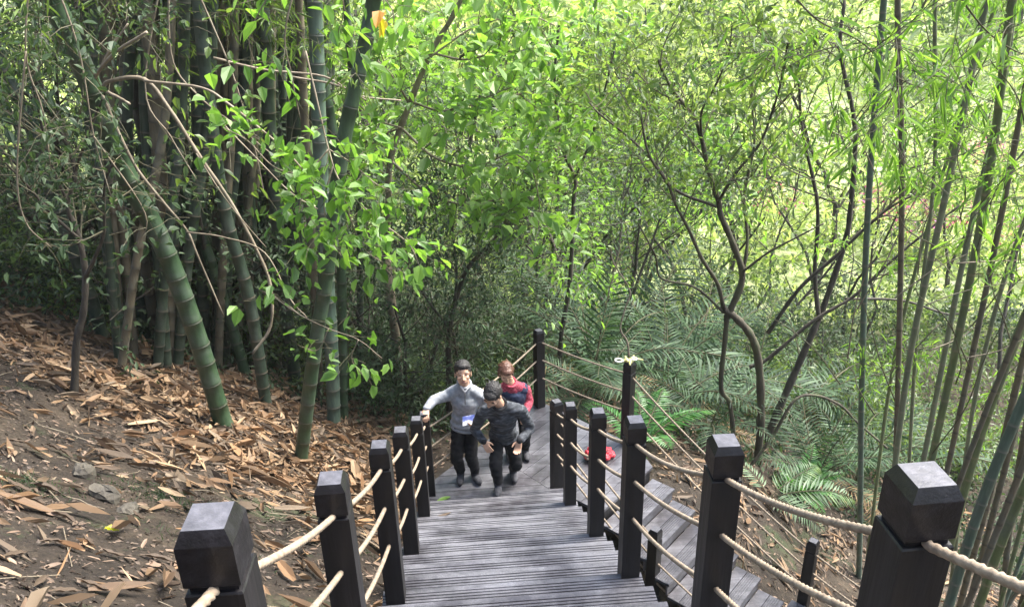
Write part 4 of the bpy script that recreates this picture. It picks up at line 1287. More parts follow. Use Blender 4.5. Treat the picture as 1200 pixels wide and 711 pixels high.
# ------------------------------------------------------------------ traced trees
def wood(root, lines, y0, mat, name='trunk', rscale=1.0, o=None, per=6):
    """lines: list of (pixel points, start width px, end width px, y offsets)"""
    g = Geo(); out = []
    for pl, w0, w1, yo in lines:
        n = len(pl)
        ys = np.interp(np.arange(n), np.linspace(0, n - 1, len(yo)), yo)
        P = np.array([at_y(a, b, y0 + ys[i]) for i, (a, b) in enumerate(pl)])
        sp = smooth_path(P, per)
        ad = axis_dist(P[0])
        rad = np.linspace(w0, w1, len(sp)) / 2 / FPX * ad * rscale * 0.64
        rad = rad * (1 + 0.10 * np.sin(np.arange(len(sp)) * 1.7 + len(out)))
        g.tube(sp - o, rad, 9)
        out.append((sp, rad))
    g.obj(name, mat, root, True)
    return out
def drop(p, n=12):
    """continue a stem straight down to the ground"""
    q = np.array(p, float); z = tz(q[0], q[1])
    return np.array([q, [q[0] + 0.03, q[1] + 0.02, (q[2] + z) / 2], [q[0], q[1], z - 0.1]])
def crown(root, stems, rs, o, P, per, Ll, wr, spread, droop, mat, tmpl=RHOMB, start=0.4, k=6, L=0.9, r=0.012, name='crown', twname='twigs', up=0.8, twmat='twig'):
    tips, tubes = [], []
    for sp, rad in stems:
        n = len(sp)
        for j in range(k):
            i = int((start + (1 - start) * (j + rs.random()) / k) * (n - 1)); i = min(i, n - 2)
            d = nrm(sp[i + 1] - sp[i]) * 0.6 + rvec(rs, 1)[0] * 0.9 + np.array([0, 0, 0.25])
            grow(rs, sp[i], d, L * rs.uniform(0.6, 1.2), min(r, rad[i] * 0.6), 0, P, tubes, tips)
        tips.append((sp[-1], nrm(sp[-1] - sp[-2])))
    gt = Geo()
    for tp, tr, lv_ in tubes: gt.tube(tp - o, np.maximum(tr, 0.002), 5, closed_ends=False)
    gl = Geo(); leaves_on(gl, rs, tips, per, Ll, wr, spread, droop, tmpl, up)
    for v in gl.v: v -= o
    multi(name, [(gt, M[twmat]), (gl, M[mat])], root)
PT = dict(levels=1, wig=0.16, up=(0.05, 0.0), kids=(5,), t0=(0.2,), ang=0.75, len=0.55, seg=0.16, taper=0.35)

# sinuous tree right of the middle
b = on_ground(884, 540); y0 = b[1]
root = thing('sinuous_tree', 'many limbed tree with sinuous mossy limbs right of the cord topped post', 'tree', tuple(b))
lines = [([(888, 545), (892, 480), (889, 425), (881, 395), (863, 373), (848, 362)], 15, 12, (0,)),
 ([(852, 372), (870, 326), (859, 286), (845, 253), (842, 236), (831, 202), (822, 162), (812, 135), (788, 105), (771, 70)], 13, 5, (0, 0.3)),
 ([(862, 545), (856, 476), (845, 454), (850, 395), (852, 366)], 8, 9, (0,)),
 ([(842, 236), (863, 202), (890, 169), (906, 128), (918, 85), (924, 40)], 6, 3, (0.1, -0.4)),
 ([(839, 242), (792, 223), (768, 192), (738, 162), (704, 135), (690, 120)], 6, 3, (0.1, 0.6)),
 ([(822, 162), (822, 132), (836, 105), (853, 67), (858, 30)], 5, 2, (0.2, -0.3)),
 ([(848, 362), (841, 333), (823, 304), (808, 271), (793, 242), (782, 215), (760, 180), (750, 130)], 8, 3, (0, -0.6)),
 ([(848, 366), (815, 337), (775, 326), (768, 300), (748, 262)], 5, 2.5, (0, -0.5)),
 ([(870, 326), (876, 280), (872, 230), (884, 170), (880, 110)], 7, 3, (0, 0.5)),
 ([(871, 318), (900, 296), (930, 280), (965, 262)], 5, 2.5, (0, -0.4))]
st = wood(root, lines, y0, M['bark_moss'], 'trunk', 1.0, b)
rs = np.random.default_rng(21)
crown(root, [st[i] for i in (1, 3, 4, 5, 6, 8)], rs, b, PT, 2, (0.09, 0.16), 0.40, 0.05, 0.3, 'leaf_mid', LEAF6, 0.45, 9, 1.0)
# second dark tree with forked trunk beside it
b = on_ground(893, 530); b = on_ground(898, 528); y0 = b[1] + 0.3
root = thing('forked_tree', 'dark slanting tree with two long arching limbs reaching right among the bamboo', 'tree', tuple(b))
lines = [([(897, 532), (904, 500), (927, 447), (949, 397), (966, 357), (990, 285), (997, 240), (1002, 150), (985, 60), (990, 0)], 15, 5, (0, 0.5)),
 ([(900, 390), (936, 339), (976, 303), (1020, 262), (1048, 240), (1080, 225)], 8, 3, (-0.3, -0.8)),
 ([(878, 430), (900, 420), (954, 375), (999, 348), (1040, 310), (1080, 276), (1125, 240)], 8, 3, (-0.4, -0.7)),
 ([(990, 350), (1057, 352), (1111, 368), (1140, 362)], 5, 3, (0, -0.3)),
 ([(960, 375), (955, 320), (958, 240), (940, 150), (935, 60)], 9, 4, (0.1, 0.5))]
st = wood(root, lines, y0, M['bark'], 'trunk', 1.0, b)
crown(root, [st[0], st[4], st[1], st[2]], rs, b, PT, 1, (0.06, 0.12), 0.42, 0.06, 0.25, 'leaf_mid', LEAF6, 0.55, 8, 1.1)
# slim dark tree behind the corner post
b = on_ground(656, 505) if False else np.array([1.9, 12.2, tz(1.9, 12.2)])
b = at_y(655, 478, 11.6); b[2] = tz(b[0], b[1]); y0 = 11.6
root = thing('slim_tree', 'slim dark tree rising behind the far corner post of the landing', 'tree', tuple(b))
lines = [([(655, 478), (657, 400), (668, 330), (672, 240), (674, 209), (660, 175), (650, 100), (655, 30)], 9, 4, (0, 0.3)), ([(674, 209), (690, 170), (705, 120), (720, 60)], 5, 3, (0.1, -0.5))]
P = at_y(655, 478, y0)
st = wood(root, lines, y0, M['bark'], 'trunk', 1.0, b)
g = Geo(); g.tube(drop(P) - b, 0.05, 8); g.obj('trunk_foot', M['bark'], root, True)
crown(root, st, rs, b, PT, 2, (0.10, 0.18), 0.36, 0.07, 0.35, 'leaf_mid', LEAF6, 0.55, 8, 1.0)
# dark bushy tree behind the left man
b = at_y(527, 470, 11.2); b[2] = tz(b[0], b[1]); y0 = 11.2
root = thing('bushy_tree', 'dark bushy tree with a stubby forked trunk just behind the man in light grey', 'tree', tuple(b))
lines = [([(527, 480), (526, 430), (527, 385), (545, 320), (575, 285), (600, 255)], 13, 4, (0, 0.2)), ([(527, 385), (535, 330), (530, 270), (520, 215)], 6, 3, (0, 0.3)), ([(527, 385), (500, 350), (478, 310), (455, 270)], 5, 2.5, (0, -0.3)), ([(535, 470), (537, 430), (531, 390)], 6, 5, (0, 0))]
st = wood(root, lines, y0, M['bark'], 'trunk', 1.0, b)
g = Geo(); g.tube(drop(at_y(527, 480, y0)) - b, 0.07, 8); g.obj('trunk_foot', M['bark'], root, True)
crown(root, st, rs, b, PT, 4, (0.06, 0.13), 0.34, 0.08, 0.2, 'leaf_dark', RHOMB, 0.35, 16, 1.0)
# broad leaved tree with a leaning pale trunk
b = at_y(452, 250, 11.8); b[2] = tz(b[0], b[1]); y0 = 11.8
root = thing('broad_leaved_tree', 'bright broad leaved tree with a leaning pale grey trunk above the dark bushes', 'tree', tuple(b))
lines = [([(452, 300), (455, 240), (458, 185), (480, 122), (505, 62), (530, 20), (560, -40)], 13, 8, (0, 0.2)), ([(482, 120), (520, 130), (560, 118), (605, 100)], 5, 2.5, (0.1, -0.8)), ([(470, 150), (440, 140), (415, 120), (395, 130)], 4, 2.5, (0, -0.5)), ([(500, 70), (560, 30), (620, 20), (650, 30)], 4, 2.5, (0, 0.4)), ([(470, 150), (430, 165), (400, 190)], 4, 2, (0, 0.6)), ([(470, 150), (510, 185), (555, 195), (600, 178)], 5, 2.5, (0, -1.0)), ([(460, 190), (500, 225), (545, 240), (590, 232)], 5, 2.5, (0, -0.8)),
 ([(505, 62), (545, 70), (590, 60), (620, 70)], 5, 2.5, (0.1, -0.6)), ([(480, 122), (460, 90), (440, 70), (420, 60)], 5, 2.5, (0.1, -0.6)), ([(600, 112), (625, 110), (640, 130)], 3, 2, (-0.8, -0.9)), ([(600, 178), (622, 195), (632, 240), (628, 270)], 3, 2, (-1.0, -1.0))]
st = wood(root, lines, y0, M['bark_pale'], 'trunk', 1.0, b)
g = Geo(); g.tube(drop(at_y(452, 300, y0)) - b, 0.075, 8); g.obj('trunk_foot', M['bark_pale'], root, True)
crown(root, st[1:], rs, b, PT, 1, (0.13, 0.27), 0.6, 0.14, 0.25, 'leaf_broad', LEAF6, 0.2, 9, 0.85, up=1.5)
# dark small trunk on the left bank
b = on_ground(88, 462); y0 = b[1]
root = thing('crooked_tree', 'crooked dark little tree standing on the brown bank at the left', 'tree', tuple(b))
lines = [([(87, 466), (90, 400), (98, 365), (100, 320), (93, 280), (80, 240), (88, 200), (70, 150)], 14, 6, (0, 0.1)), ([(100, 325), (112, 300), (122, 270), (124, 210), (150, 170)], 8, 3, (0, -0.4)), ([(93, 280), (60, 250), (30, 215), (5, 190)], 6, 3, (0, -0.5)), ([(80, 240), (60, 190), (45, 130), (30, 60)], 5, 3, (0, -0.4)), ([(88, 200), (110, 140), (135, 80), (150, 20)], 5, 3, (0, -0.6))]
st = wood(root, lines, y0, M['bark'], 'trunk', 1.0, b)
crown(root, st[1:] + st[:1], rs, b, PT, 2, (0.05, 0.10), 0.45, 0.06, 0.35, 'leaf_dark', LEAF6, 0.5, 9, 0.8)

# pale bent branches across the bamboo clump
BY = 6.9
def branch(name, label, lines, y0, mat, leafspec=None, rs=None, group=None):
    o = at_y(*lines[0][0][0], y0)
    root = thing(name, label, 'branch', tuple(o), 0, group)
    st = wood(root, lines, y0, mat, 'stems', 1.0, o)
    return root, o, st
GB = 'pale bent branches across the bamboo clump'
branch('bent_branch', 'pale bent branch arching from the thick bamboo down to the tan sheaths', [([(118, 106), (130, 95), (169, 93), (198, 127), (236, 186), (270, 236), (302, 295), (317, 335), (317, 382), (296, 414)], 8, 5, (0.6, 0))], BY, M['bark_pale'], group=GB)
branch('bent_branch', 'thin pale branch falling straight from the thick bamboo to a wiry loop', [([(120, 112), (156, 190), (190, 235), (219, 270), (232, 300), (262, 370)], 6, 3, (0.6, 0.2)), ([(219, 272), (262, 278), (310, 296), (340, 350), (360, 372)], 3, 2, (0.2, -0.2))], BY, M['bark_pale'], group=GB)
branch('bent_branch', 'long thin pale stem drooping right towards the leafy vine', [([(169, 95), (236, 103), (268, 122), (295, 143), (330, 172), (358, 202)], 5, 3, (0.3, -0.6)), ([(256, 140), (300, 185), (340, 225), (372, 245)], 3, 2, (0, -0.4)), ([(230, 180), (262, 230), (290, 265), (312, 290)], 2.5, 1.6, (0, 0))], BY, M['bark_pale'], group=GB)
branch('bent_branch', 'stiff broken pale stubs sticking out of the thick bamboo', [([(112, 88), (135, 62), (172, 38)], 6, 5, (0.3, 0)), ([(112, 92), (128, 60), (150, 28)], 5, 3, (0.3, 0.3)), ([(126, 108), (142, 116), (152, 122)], 6, 4, (0.3, 0))], BY, M['bark_pale'], group=GB)
branch('bent_branch', 'grey fallen limb curving over the ground behind the white fern', [([(880, 545), (905, 512), (930, 470), (955, 463), (985, 475), (1005, 495), (1040, 525)], 6, 4, (0, 0.4))], 9.6, M['bark_moss'], group=GB)
0 and branch('bent_branch', 'dry brown stick lying level across the dark ferns', [([(885, 522), (920, 528), (960, 525), (1000, 518)], 6, 3, (0, -0.2))], 8.6, M['bark_pale'], group=GB)
branch('bent_branch', 'long brown horizontal branch crossing high behind the vine', [([(250, 68), (310, 82), (380, 90), (420, 112), (470, 118)], 5, 3, (0, 0.4)), ([(340, 90), (395, 100), (430, 118)], 4, 3, (0, 0.2))], 8.2, M['bark_pale'], group=GB)
branch('bent_branch', 'thin brown twisting liana hanging behind the cord topped post', [([(737, 418), (735, 400), (727, 385), (733, 360), (738, 340), (720, 310), (715, 290)], 4, 2, (0, 0.4))], 9.4, M['bark_pale'], group=GB)

# bright vine sprays close to the camera at the left
rs = np.random.default_rng(5)
def spray(label, lines, y0, Ll, per, wr=0.62, mat='leaf_bright', sp=0.05, k=6, L=0.4, group='bright leafy vine sprays'):
    o = at_y(*lines[0][0][0], y0)
    root = thing('leafy_vine', label, 'vine', tuple(o), 0, group)
    st = wood(root, lines, y0, M['bark_pale'], 'stems', 1.0, o)
    Pv = dict(levels=0, wig=0.2, up=(-0.06,), kids=(0,), t0=(0,), ang=0.7, len=0.5, seg=0.09, taper=0.4)
    crown(root, st, rs, o, Pv, per, Ll, wr, sp, 0.55, mat, LEAF6, 0.2, k, L, 0.004, 'leaves', 'twigs', 1.0)
spray('bright green vine spray of heart shaped leaves hanging before the bamboo', [([(358, 60), (372, 120), (385, 175), (400, 215), (440, 255), (478, 285), (492, 312)], 4, 2, (0.4, -0.3)), ([(385, 175), (362, 205), (350, 250), (352, 290)], 3, 1.5, (0, -0.2)), ([(400, 215), (412, 260), (430, 295), (470, 318)], 3, 1.5, (0, 0.2)), ([(385, 175), (410, 190), (440, 215), (462, 225)], 3, 1.5, (0, 0)), ([(350, 205), (320, 195), (290, 165), (262, 150)], 3, 1.5, (0, 0.2)), ([(390, 195), (380, 235), (385, 275), (400, 300)], 3, 1.5, (0, -0.3))], 6.2, (0.07, 0.16), 2, k=10, L=0.42)
spray('small bright vine spray hanging lowest over the left railing', [([(317, 345), (350, 368), (385, 385), (420, 398), (448, 420)], 2.5, 1.5, (0.3, 0)), ([(350, 368), (330, 352), (305, 340)], 2, 1.5, (0, 0)), ([(385, 385), (372, 410), (350, 405)], 2, 1.2, (0, 0)), ([(420, 398), (412, 420), (425, 440)], 2, 1.2, (0, 0))], 5.6, (0.07, 0.15), 1, k=5, L=0.18)
spray('loose green vine leaves hanging at the top beside the two straight culms', [([(370, -90), (335, 30), (342, 90), (352, 140)], 4, 2, (0, 0)), ([(370, -90), (402, 0), (396, 40)], 3, 1.5, (0, 0)), ([(370, -90), (296, 30), (300, 80)], 3, 1.5, (0, 0)), ([(370, -90), (452, 0), (462, 30)], 3, 1.5, (0, 0))], 5.6, (0.09, 0.16), 1, 0.5, 'leaf_bright', 0.06, 6, 0.35)
spray('dusty green climber leaves over the middle of the bamboo clump', [([(200, -80), (200, 60), (230, 110), (280, 150), (330, 190)], 4, 2, (0.4, 0)), ([(200, -80), (170, 100), (200, 160), (230, 210)], 4, 2, (0.5, 0.2)), ([(200, -80), (262, 60), (280, 110), (300, 180), (310, 230)], 4, 2, (0.3, 0))], 7.4, (0.08, 0.15), 1, 0.45, 'leaf_mid', 0.09, 9, 0.45)
spray('dull dark climber leaves hanging in the shade at the upper left', [([(40, -80), (30, 60), (50, 130), (60, 200)], 4, 2, (0, 0)), ([(40, -80), (90, 50), (110, 160), (130, 230)], 4, 2, (0, 0)), ([(30, 60), (20, 200), (30, 260), (60, 290)], 4, 2, (0, 0)), ([(110, 160), (170, 250), (160, 290)], 3, 2, (0, 0))], 6.4, (0.06, 0.11), 2, 0.5, 'leaf_dark', 0.10, 8, 0.45)
spray('yellowing bamboo leaves hanging singly near the top', [([(448, -30), (450, 8), (452, 20)], 2, 1, (0, 0))], 5.4, (0.12, 0.2), 1, 0.35, 'leaf_yellow', 0.02, 1, 0.12)

# hanging bamboo leaf branches close by at the upper right
def bleaf(label, lines, y0, n=1.0):
    o = at_y(*lines[0][0][0], y0)
    root = thing('bamboo_branch', label, 'branch', tuple(o), 0, 'leafy bamboo branches at the upper right')
    st = wood(root, lines, y0, M['twig'], 'stems', 1.0, o)
    Pv = dict(levels=1, wig=0.12, up=(-0.05, -0.1), kids=(4,), t0=(0.3,), ang=0.6, len=0.5, seg=0.12, taper=0.4)
    crown(root, st, rs, o, Pv, 1, (0.08, 0.17), 0.12, 0.02, 0.7, 'leaf_bamboo', LEAF6, 0.15, int(6 * n), 0.45, 0.003, 'leaves', 'twigs', 0.5)
bleaf('bright bamboo leaves hanging from a thin dark twig in the top right quarter', [([(925, -10), (960, 25), (1010, 50), (1050, 90), (1100, 110)], 4, 2, (0, 0)), ([(1010, 50), (960, 60), (920, 80)], 3, 1.5, (0, 0)), ([(1050, 90), (1040, 120), (1010, 140)], 2.5, 1.5, (0, 0))], 4.4, 1.2)
bleaf('bright bamboo leaves arching in from the top edge over the culms', [([(1100, -40), (1080, 10), (1050, 45), (1000, 70)], 4, 2, (0, 0)), ([(1100, -40), (1150, 30), (1190, 60), (1230, 70)], 4, 2, (0, 0.2))], 4.0, 1.0)
bleaf('bright bamboo leaves at the right edge half way up', [([(1240, 150), (1205, 190), (1175, 210), (1160, 240)], 3, 1.5, (0, 0)), ([(1205, 190), (1195, 120), (1160, 70)], 3, 1.5, (0, 0))], 4.2, 0.8)
bleaf('soft bamboo leaves between the leaning culms at mid height', [([(1180, 330), (1140, 380), (1110, 400), (1070, 410)], 3, 1.5, (0, 0)), ([(1200, 420), (1170, 450), (1150, 480)], 3, 1.5, (0, 0)), ([(1100, 380), (1050, 430), (1020, 440)], 3, 1.5, (0, 0))], 8.0, 1.4)

# dead stalks packed in the lower right corner and thin bare twigs between the culms
rq = np.random.default_rng(31)
for i in range(9):
    x0 = rq.uniform(1095, 1200); dx = rq.uniform(0.25, 0.75)
    y_ = rq.uniform(5.2, 7.2)
    culm((x0, 730), [(x0 + dx * 150, 580), (x0 + dx * 300, 420), (x0 + dx * 420, 260)], rq.uniform(6, 12), [W_, O_, W_, B_][i % 4], 'slanting bamboo stalk packed among others in the lower right corner', 'slanting dead stalks in the lower right corner', (), 0.25, ymul=y_, ext=1.0)
for i in range(26):
    x0, y0_ = rq.uniform(980, 1190), rq.uniform(120, 560); a = rq.uniform(-1.3, 1.3) - PI / 2 * rq.choice([0.3, 1.0]); L = rq.uniform(80, 210)
    p = [(x0 + math.cos(a) * L * t + rq.normal() * 6, y0_ + math.sin(a) * L * t + rq.normal() * 6 + 14 * t * t) for t in (0, .35, .7, 1.0)]
    branch('bare_twig', 'thin bare bamboo twig slanting between the right hand culms', [(p, 2.6, 1.0, (0, rq.uniform(-.4, .4)))], rq.uniform(5.6, 8.0), M['twig' if i % 3 else 'bark_pale'], group='thin bare twigs among the right hand culms')
# ------------------------------------------------------------------ leaf litter
rs = np.random.default_rng(404)
def in_front_clear(x, y):
    """True where no stair or deck covers the ground"""
    st_ = (x > -0.68) & (x < 1.12) & (y < 7.6)
    ld = (x > -0.7) & (y > 7.2) & (x + y < 10.35) & (y - x < 8.5) & (x < 2.3)
    sm, df = x + y, x - y
    lf2 = (sm > 8.2) & (sm < 10.05) & (df > -5.9) & (df < -1.2)
    return ~(st_ | ld | lf2)
def litter_geo(n, region, dens, Ll, wr, tmpl, lift, tilt=0.35, o=(0, 0, 0)):
    g = Geo(); X = []; k = 0
    x0, x1, y0_, y1 = region
    while k < n:
        x = rs.uniform(x0, x1, n * 2); y = rs.uniform(y0_, y1, n * 2)
        m = (rs.random(n * 2) < dens(x, y)) & in_front_clear(x, y)
        X.append(np.stack([x[m], y[m]], 1)); k += int(m.sum())
    X = np.concatenate(X)[:n]
    z = terrain(X[:, 0], X[:, 1])
    N_ = tnormal(X[:, 0], X[:, 1])
    D = rvec(rs, n); D = D - N_ * (D * N_).sum(1)[:, None] * (1 - 0.25); D[:, 2] *= 1.0
    Nn = N_ + rs.normal(size=(n, 3)) * tilt
    Ls = rs.uniform(Ll[0], Ll[1], n) * (0.6 + 0.7 * rs.random(n) ** 2)
    P = np.stack([X[:, 0], X[:, 1], z + rs.uniform(lift[0], lift[1], n)], 1)
    P = P - nrm(D) * Ls[:, None] * 0.5
    add_leaves(g, P - np.asarray(o), D, Nn, Ls, Ls * wr * rs.uniform(0.7, 1.3, n), tmpl, None if tmpl is RHOMB else 1.1)
    return g
def d_left(x, y):
    band = sstep(6.9, 7.8, y + 0.35 * (x + 2.5)) * (1 - sstep(10.5, 12.5, y))
    patch = np.clip(0.5 + 0.55 * fbm(x, y, 1.4, 3, 17), 0, 1)
    near_foot = np.exp(-((x + 2.0) ** 2 + (y - 7.2) ** 2) / 2.0)
    return np.clip(band * (0.35 + 0.65 * patch) + 0.08 * patch + 0.45 * near_foot * patch + 0.06, 0, 1)
def d_low(x, y):
    return np.clip(0.25 + 0.6 * fbm(x, y, 1.1, 3, 23), 0.04, 1)
gL = Geo()
for n_, Ll_, wr_, tm_, lf_ in ((2400, (0.18, 0.42), 0.19, SHEATH, 0.07), (2000, (0.16, 0.38), 0.28, SHEATH_ROLL, 0.08), (2200, (0.14, 0.36), 0.20, SHEATH_TWIST, 0.08), (1800, (0.04, 0.13), 0.22, SHEATH_TORN, 0.05), (1000, (0.2, 0.45), 0.08, SHEATH_ROLL, 0.09)):
    q_ = litter_geo(n_, (-8.5, -0.7, 1.0, 12.5), lambda x, y: d_left(x, y) ** 1.3, Ll_, wr_, tm_, (0.004, lf_), 0.45)
    gL.q += [q + gL.n for q in q_.q]; gL.t += [q + gL.n for q in q_.t]; gL.v += q_.v; gL.at += q_.at; gL.n += q_.n
tag(gL.obj('sheath_litter', M['litter']), 'tan litter of dry bamboo sheaths covering the left bank', 'leaf litter', None, 'stuff')
tag(litter_geo(13000, (-8.5, -0.7, 0.8, 12.5), lambda x, y: np.clip(d_left(x, y) * 0.7 + 0.3 * d_low(x, y), 0, 1), (0.03, 0.12), 0.24, SHEATH_TORN, (0.002, 0.03), 0.6).obj('rotting_litter', M['litter_grey']), 'grey brown rotting leaves between the sheaths on the left bank', 'leaf litter', None, 'stuff')
tag(litter_geo(42000, (-8.0, -0.7, 0.8, 12.5), lambda x, y: 0.25 + 0.75 * d_low(x, y), (0.012, 0.05), 0.55, RHOMB, (0.0, 0.012), 0.7).obj('soil_crumbs', M['crumb']), 'dark crumbs of soil and leaf bits on the left bank', 'soil', None, 'stuff')
tag(litter_geo(3600, (0.6, 9.5, 4.0, 14.0), d_low, (0.12, 0.3), 0.2, SHEATH, (0.005, 0.05)).obj('slope_litter', M['litter']), 'dry sheaths and leaves strewn over the right slope below the stairs', 'leaf litter', None, 'stuff')
tag(litter_geo(16000, (0.6, 9.5, 4.0, 14.0), lambda x, y: 0.3 + 0.7 * d_low(x, y), (0.03, 0.12), 0.35, RHOMB, (0.0, 0.03), 0.7).obj('slope_leaf_bits', M['litter_grey']), 'small rotting leaves on the right slope below the stairs', 'leaf litter', None, 'stuff')
tag(litter_geo(9000, (-9, 6, 8.5, 18.0), lambda x, y: 0.3 + 0.7 * d_low(x, y), (0.06, 0.2), 0.3, RHOMB, (0.0, 0.06), 0.9).obj('shade_leaf_bits', M['litter_grey']), 'dead leaves on the shaded ground behind the landing', 'leaf litter', None, 'stuff')
# sticks
g = Geo()
for i in range(150):
    x, y = rs.uniform(-7, -0.9), rs.uniform(1.5, 10.5)
    a = rs.uniform(0, PI); L = rs.uniform(0.15, 0.6)
    pts = []
    for t in (-0.5, -0.15, 0.2, 0.5):
        xx, yy = x + math.cos(a) * t * L + rs.normal() * 0.01, y + math.sin(a) * t * L + rs.normal() * 0.01
        pts.append((xx, yy, tz(xx, yy) + 0.012 + rs.uniform(0, 0.02)))
    g.tube(pts, rs.uniform(0.0015, 0.005), 5)
tag(g.obj('fallen_sticks', M['bark_pale']), 'thin fallen sticks scattered over the left bank', 'sticks', None, 'stuff')

# the big single sheaths in the foreground, each its own thing
def sheath_thing(pxy, L, W_, ang, label, mat='litter', group='big dry sheaths lying on the brown bank', lift=0.03):
    p = on_ground(*pxy); n = tnormal(np.array([p[0]]), np.array([p[1]]))[0]
    d = np.array([math.cos(ang), math.sin(ang), 0]); d = nrm(d - n * np.dot(d, n))
    g = Geo()
    U = np.linspace(0, 1, 9); V = np.linspace(-1, 1, 5)
    s = np.cross(n, d); curl = rs.uniform(0.3, 1.0); bend = rs.uniform(-0.15, 0.25)
    pts = []
    for u in U:
        w = W_ * (max(0.0, math.sin(PI * (0.05 + 0.93 * u))) ** 0.9) * 0.5
        for v in V:
            pts.append(d * (u - 0.5) * L + s * v * w + n * (lift + curl * w * v * v + bend * L * (u - 0.5) ** 2 * 1.5 + 0.004 * math.sin(u * 17 + v * 2)))
    g.add(np.array(pts), [(i * 5 + j, i * 5 + j + 1, (i + 1) * 5 + j + 1, (i + 1) * 5 + j) for i in range(8) for j in range(4)])
    tag(g.obj('fallen_sheath', M[mat], None, True, None, tuple(p)), label, 'sheath', group)
big = [((75, 535), .26), ((12, 487), .2), ((60, 528), .2), ((150, 500), .22), ((185, 472), .24), ((165, 497), .26), ((120, 525), .2), ((225, 540), .22), ((245, 512), .2), ((52, 577), .26), ((72, 610), .2),
       ((20, 575), .26), ((35, 590), .2), ((160, 610), .22), ((198, 675), .26), ((185, 660), .22), ((45, 688), .2), ((60, 640), .18), ((75, 700), .2), ((105, 692), .22), ((347, 590), .16), ((365, 635), .22),
       ((305, 592), .15), ((308, 632), .16), ((330, 650), .18), ((345, 672), .18), ((235, 628), .16), ((20, 522), .2), ((90, 575), .22), ((130, 655), .18), ((15, 655), .2), ((150, 690), .2), ((270, 570), .18), ((205, 600), .16), ((100, 640), .16), ((340, 610), .17),
       ((275, 545), .2), ((330, 500), .22), ((345, 515), .2), ((230, 480), .24), ((210, 500), .2), ((255, 478), .22), ((300, 520), .2), ((240, 560), .2)]
for i, (p_, L) in enumerate(big):
    sheath_thing(p_, L * rs.uniform(0.8, 1.15), L * rs.uniform(0.17, 0.25), rs.uniform(0, PI), 'dry tan bamboo sheath curled on the brown soil of the left bank', 'litter')
sheath_thing((129, 626), 0.09, 0.06, 0.4, 'small fresh yellow leaf on the dark soil near the left edge', 'leaf_yellow', None)
# fallen leaves on the deck
def deck_leaf(p, L, W_, ang, mat, label, z):
    g = Geo(); d = np.array([math.cos(ang), math.sin(ang), 0.0]); s = np.array([-d[1], d[0], 0])
    pts = []
    for u in np.linspace(0, 1, 7):
        w = W_ * math.sin(PI * min(1, u * 0.9 + 0.06)) * 0.5
        for v in (-1, 0, 1): pts.append(d * (u - 0.5) * L + s * v * w + np.array([0, 0, 0.006 + abs(v) * w * 0.4 + 0.012 * (u - .5) ** 2]))
    g.add(np.array(pts), [(i * 3 + j, i * 3 + j + 1, (i + 1) * 3 + j + 1, (i + 1) * 3 + j) for i in range(6) for j in range(2)])
    tag(g.obj('fallen_leaf', M[mat], None, True, None, (p[0], p[1], z)), label, 'leaf')
deck_leaf((-0.36, 7.22), 0.16, 0.06, 0.4, 'leaf_bright', 'green leaf lying on the landing beside the last left railing post', 0.171)
deck_leaf((-0.36, 6.30), 0.24, 0.05, 0.55, 'litter', 'long tan leaf lying on a step against the left railing', 0.681)
deck_leaf((-0.46, 6.16), 0.12, 0.06, 1.6, 'litter', 'short orange brown leaf under the long tan one on a step', 0.681)

# stones on the bank
def rock(p_, s, label, seed):
    p = on_ground(*p_); r2 = np.random.default_rng(seed)
    v, q, t = _sphere((0, 0, 0), 1.0, None, 12, 8)
    for k in range(14):
        n = nrm(r2.normal(size=3)); dcut = r2.uniform(0.55, 0.85)
        dd = v @ n; v = v - np.where(dd > dcut, dd - dcut, 0)[:, None] * n
    v = v * np.asarray(s) + 0.006 * r2.normal(size=v.shape)
    g = Geo(); g.add(v, q, t)
    o = g.obj('rock', M['rock'], None, False, None, tuple(p + [0, 0, s[2] * 0.25])); o.rotation_euler = (0.2, 0.1, r2.uniform(0, 3))
    tag(o, label, 'rock', 'stones in the bank')
rock((122, 582), (0.17, 0.12, 0.11), 'angular grey brown stone sticking out of the left bank', 2)
rock((97, 556), (0.13, 0.10, 0.10), 'dark smaller stone above the angular one in the left bank', 3)
rock((150, 600), (0.09, 0.07, 0.05), 'flat little stone below the angular one in the left bank', 9)

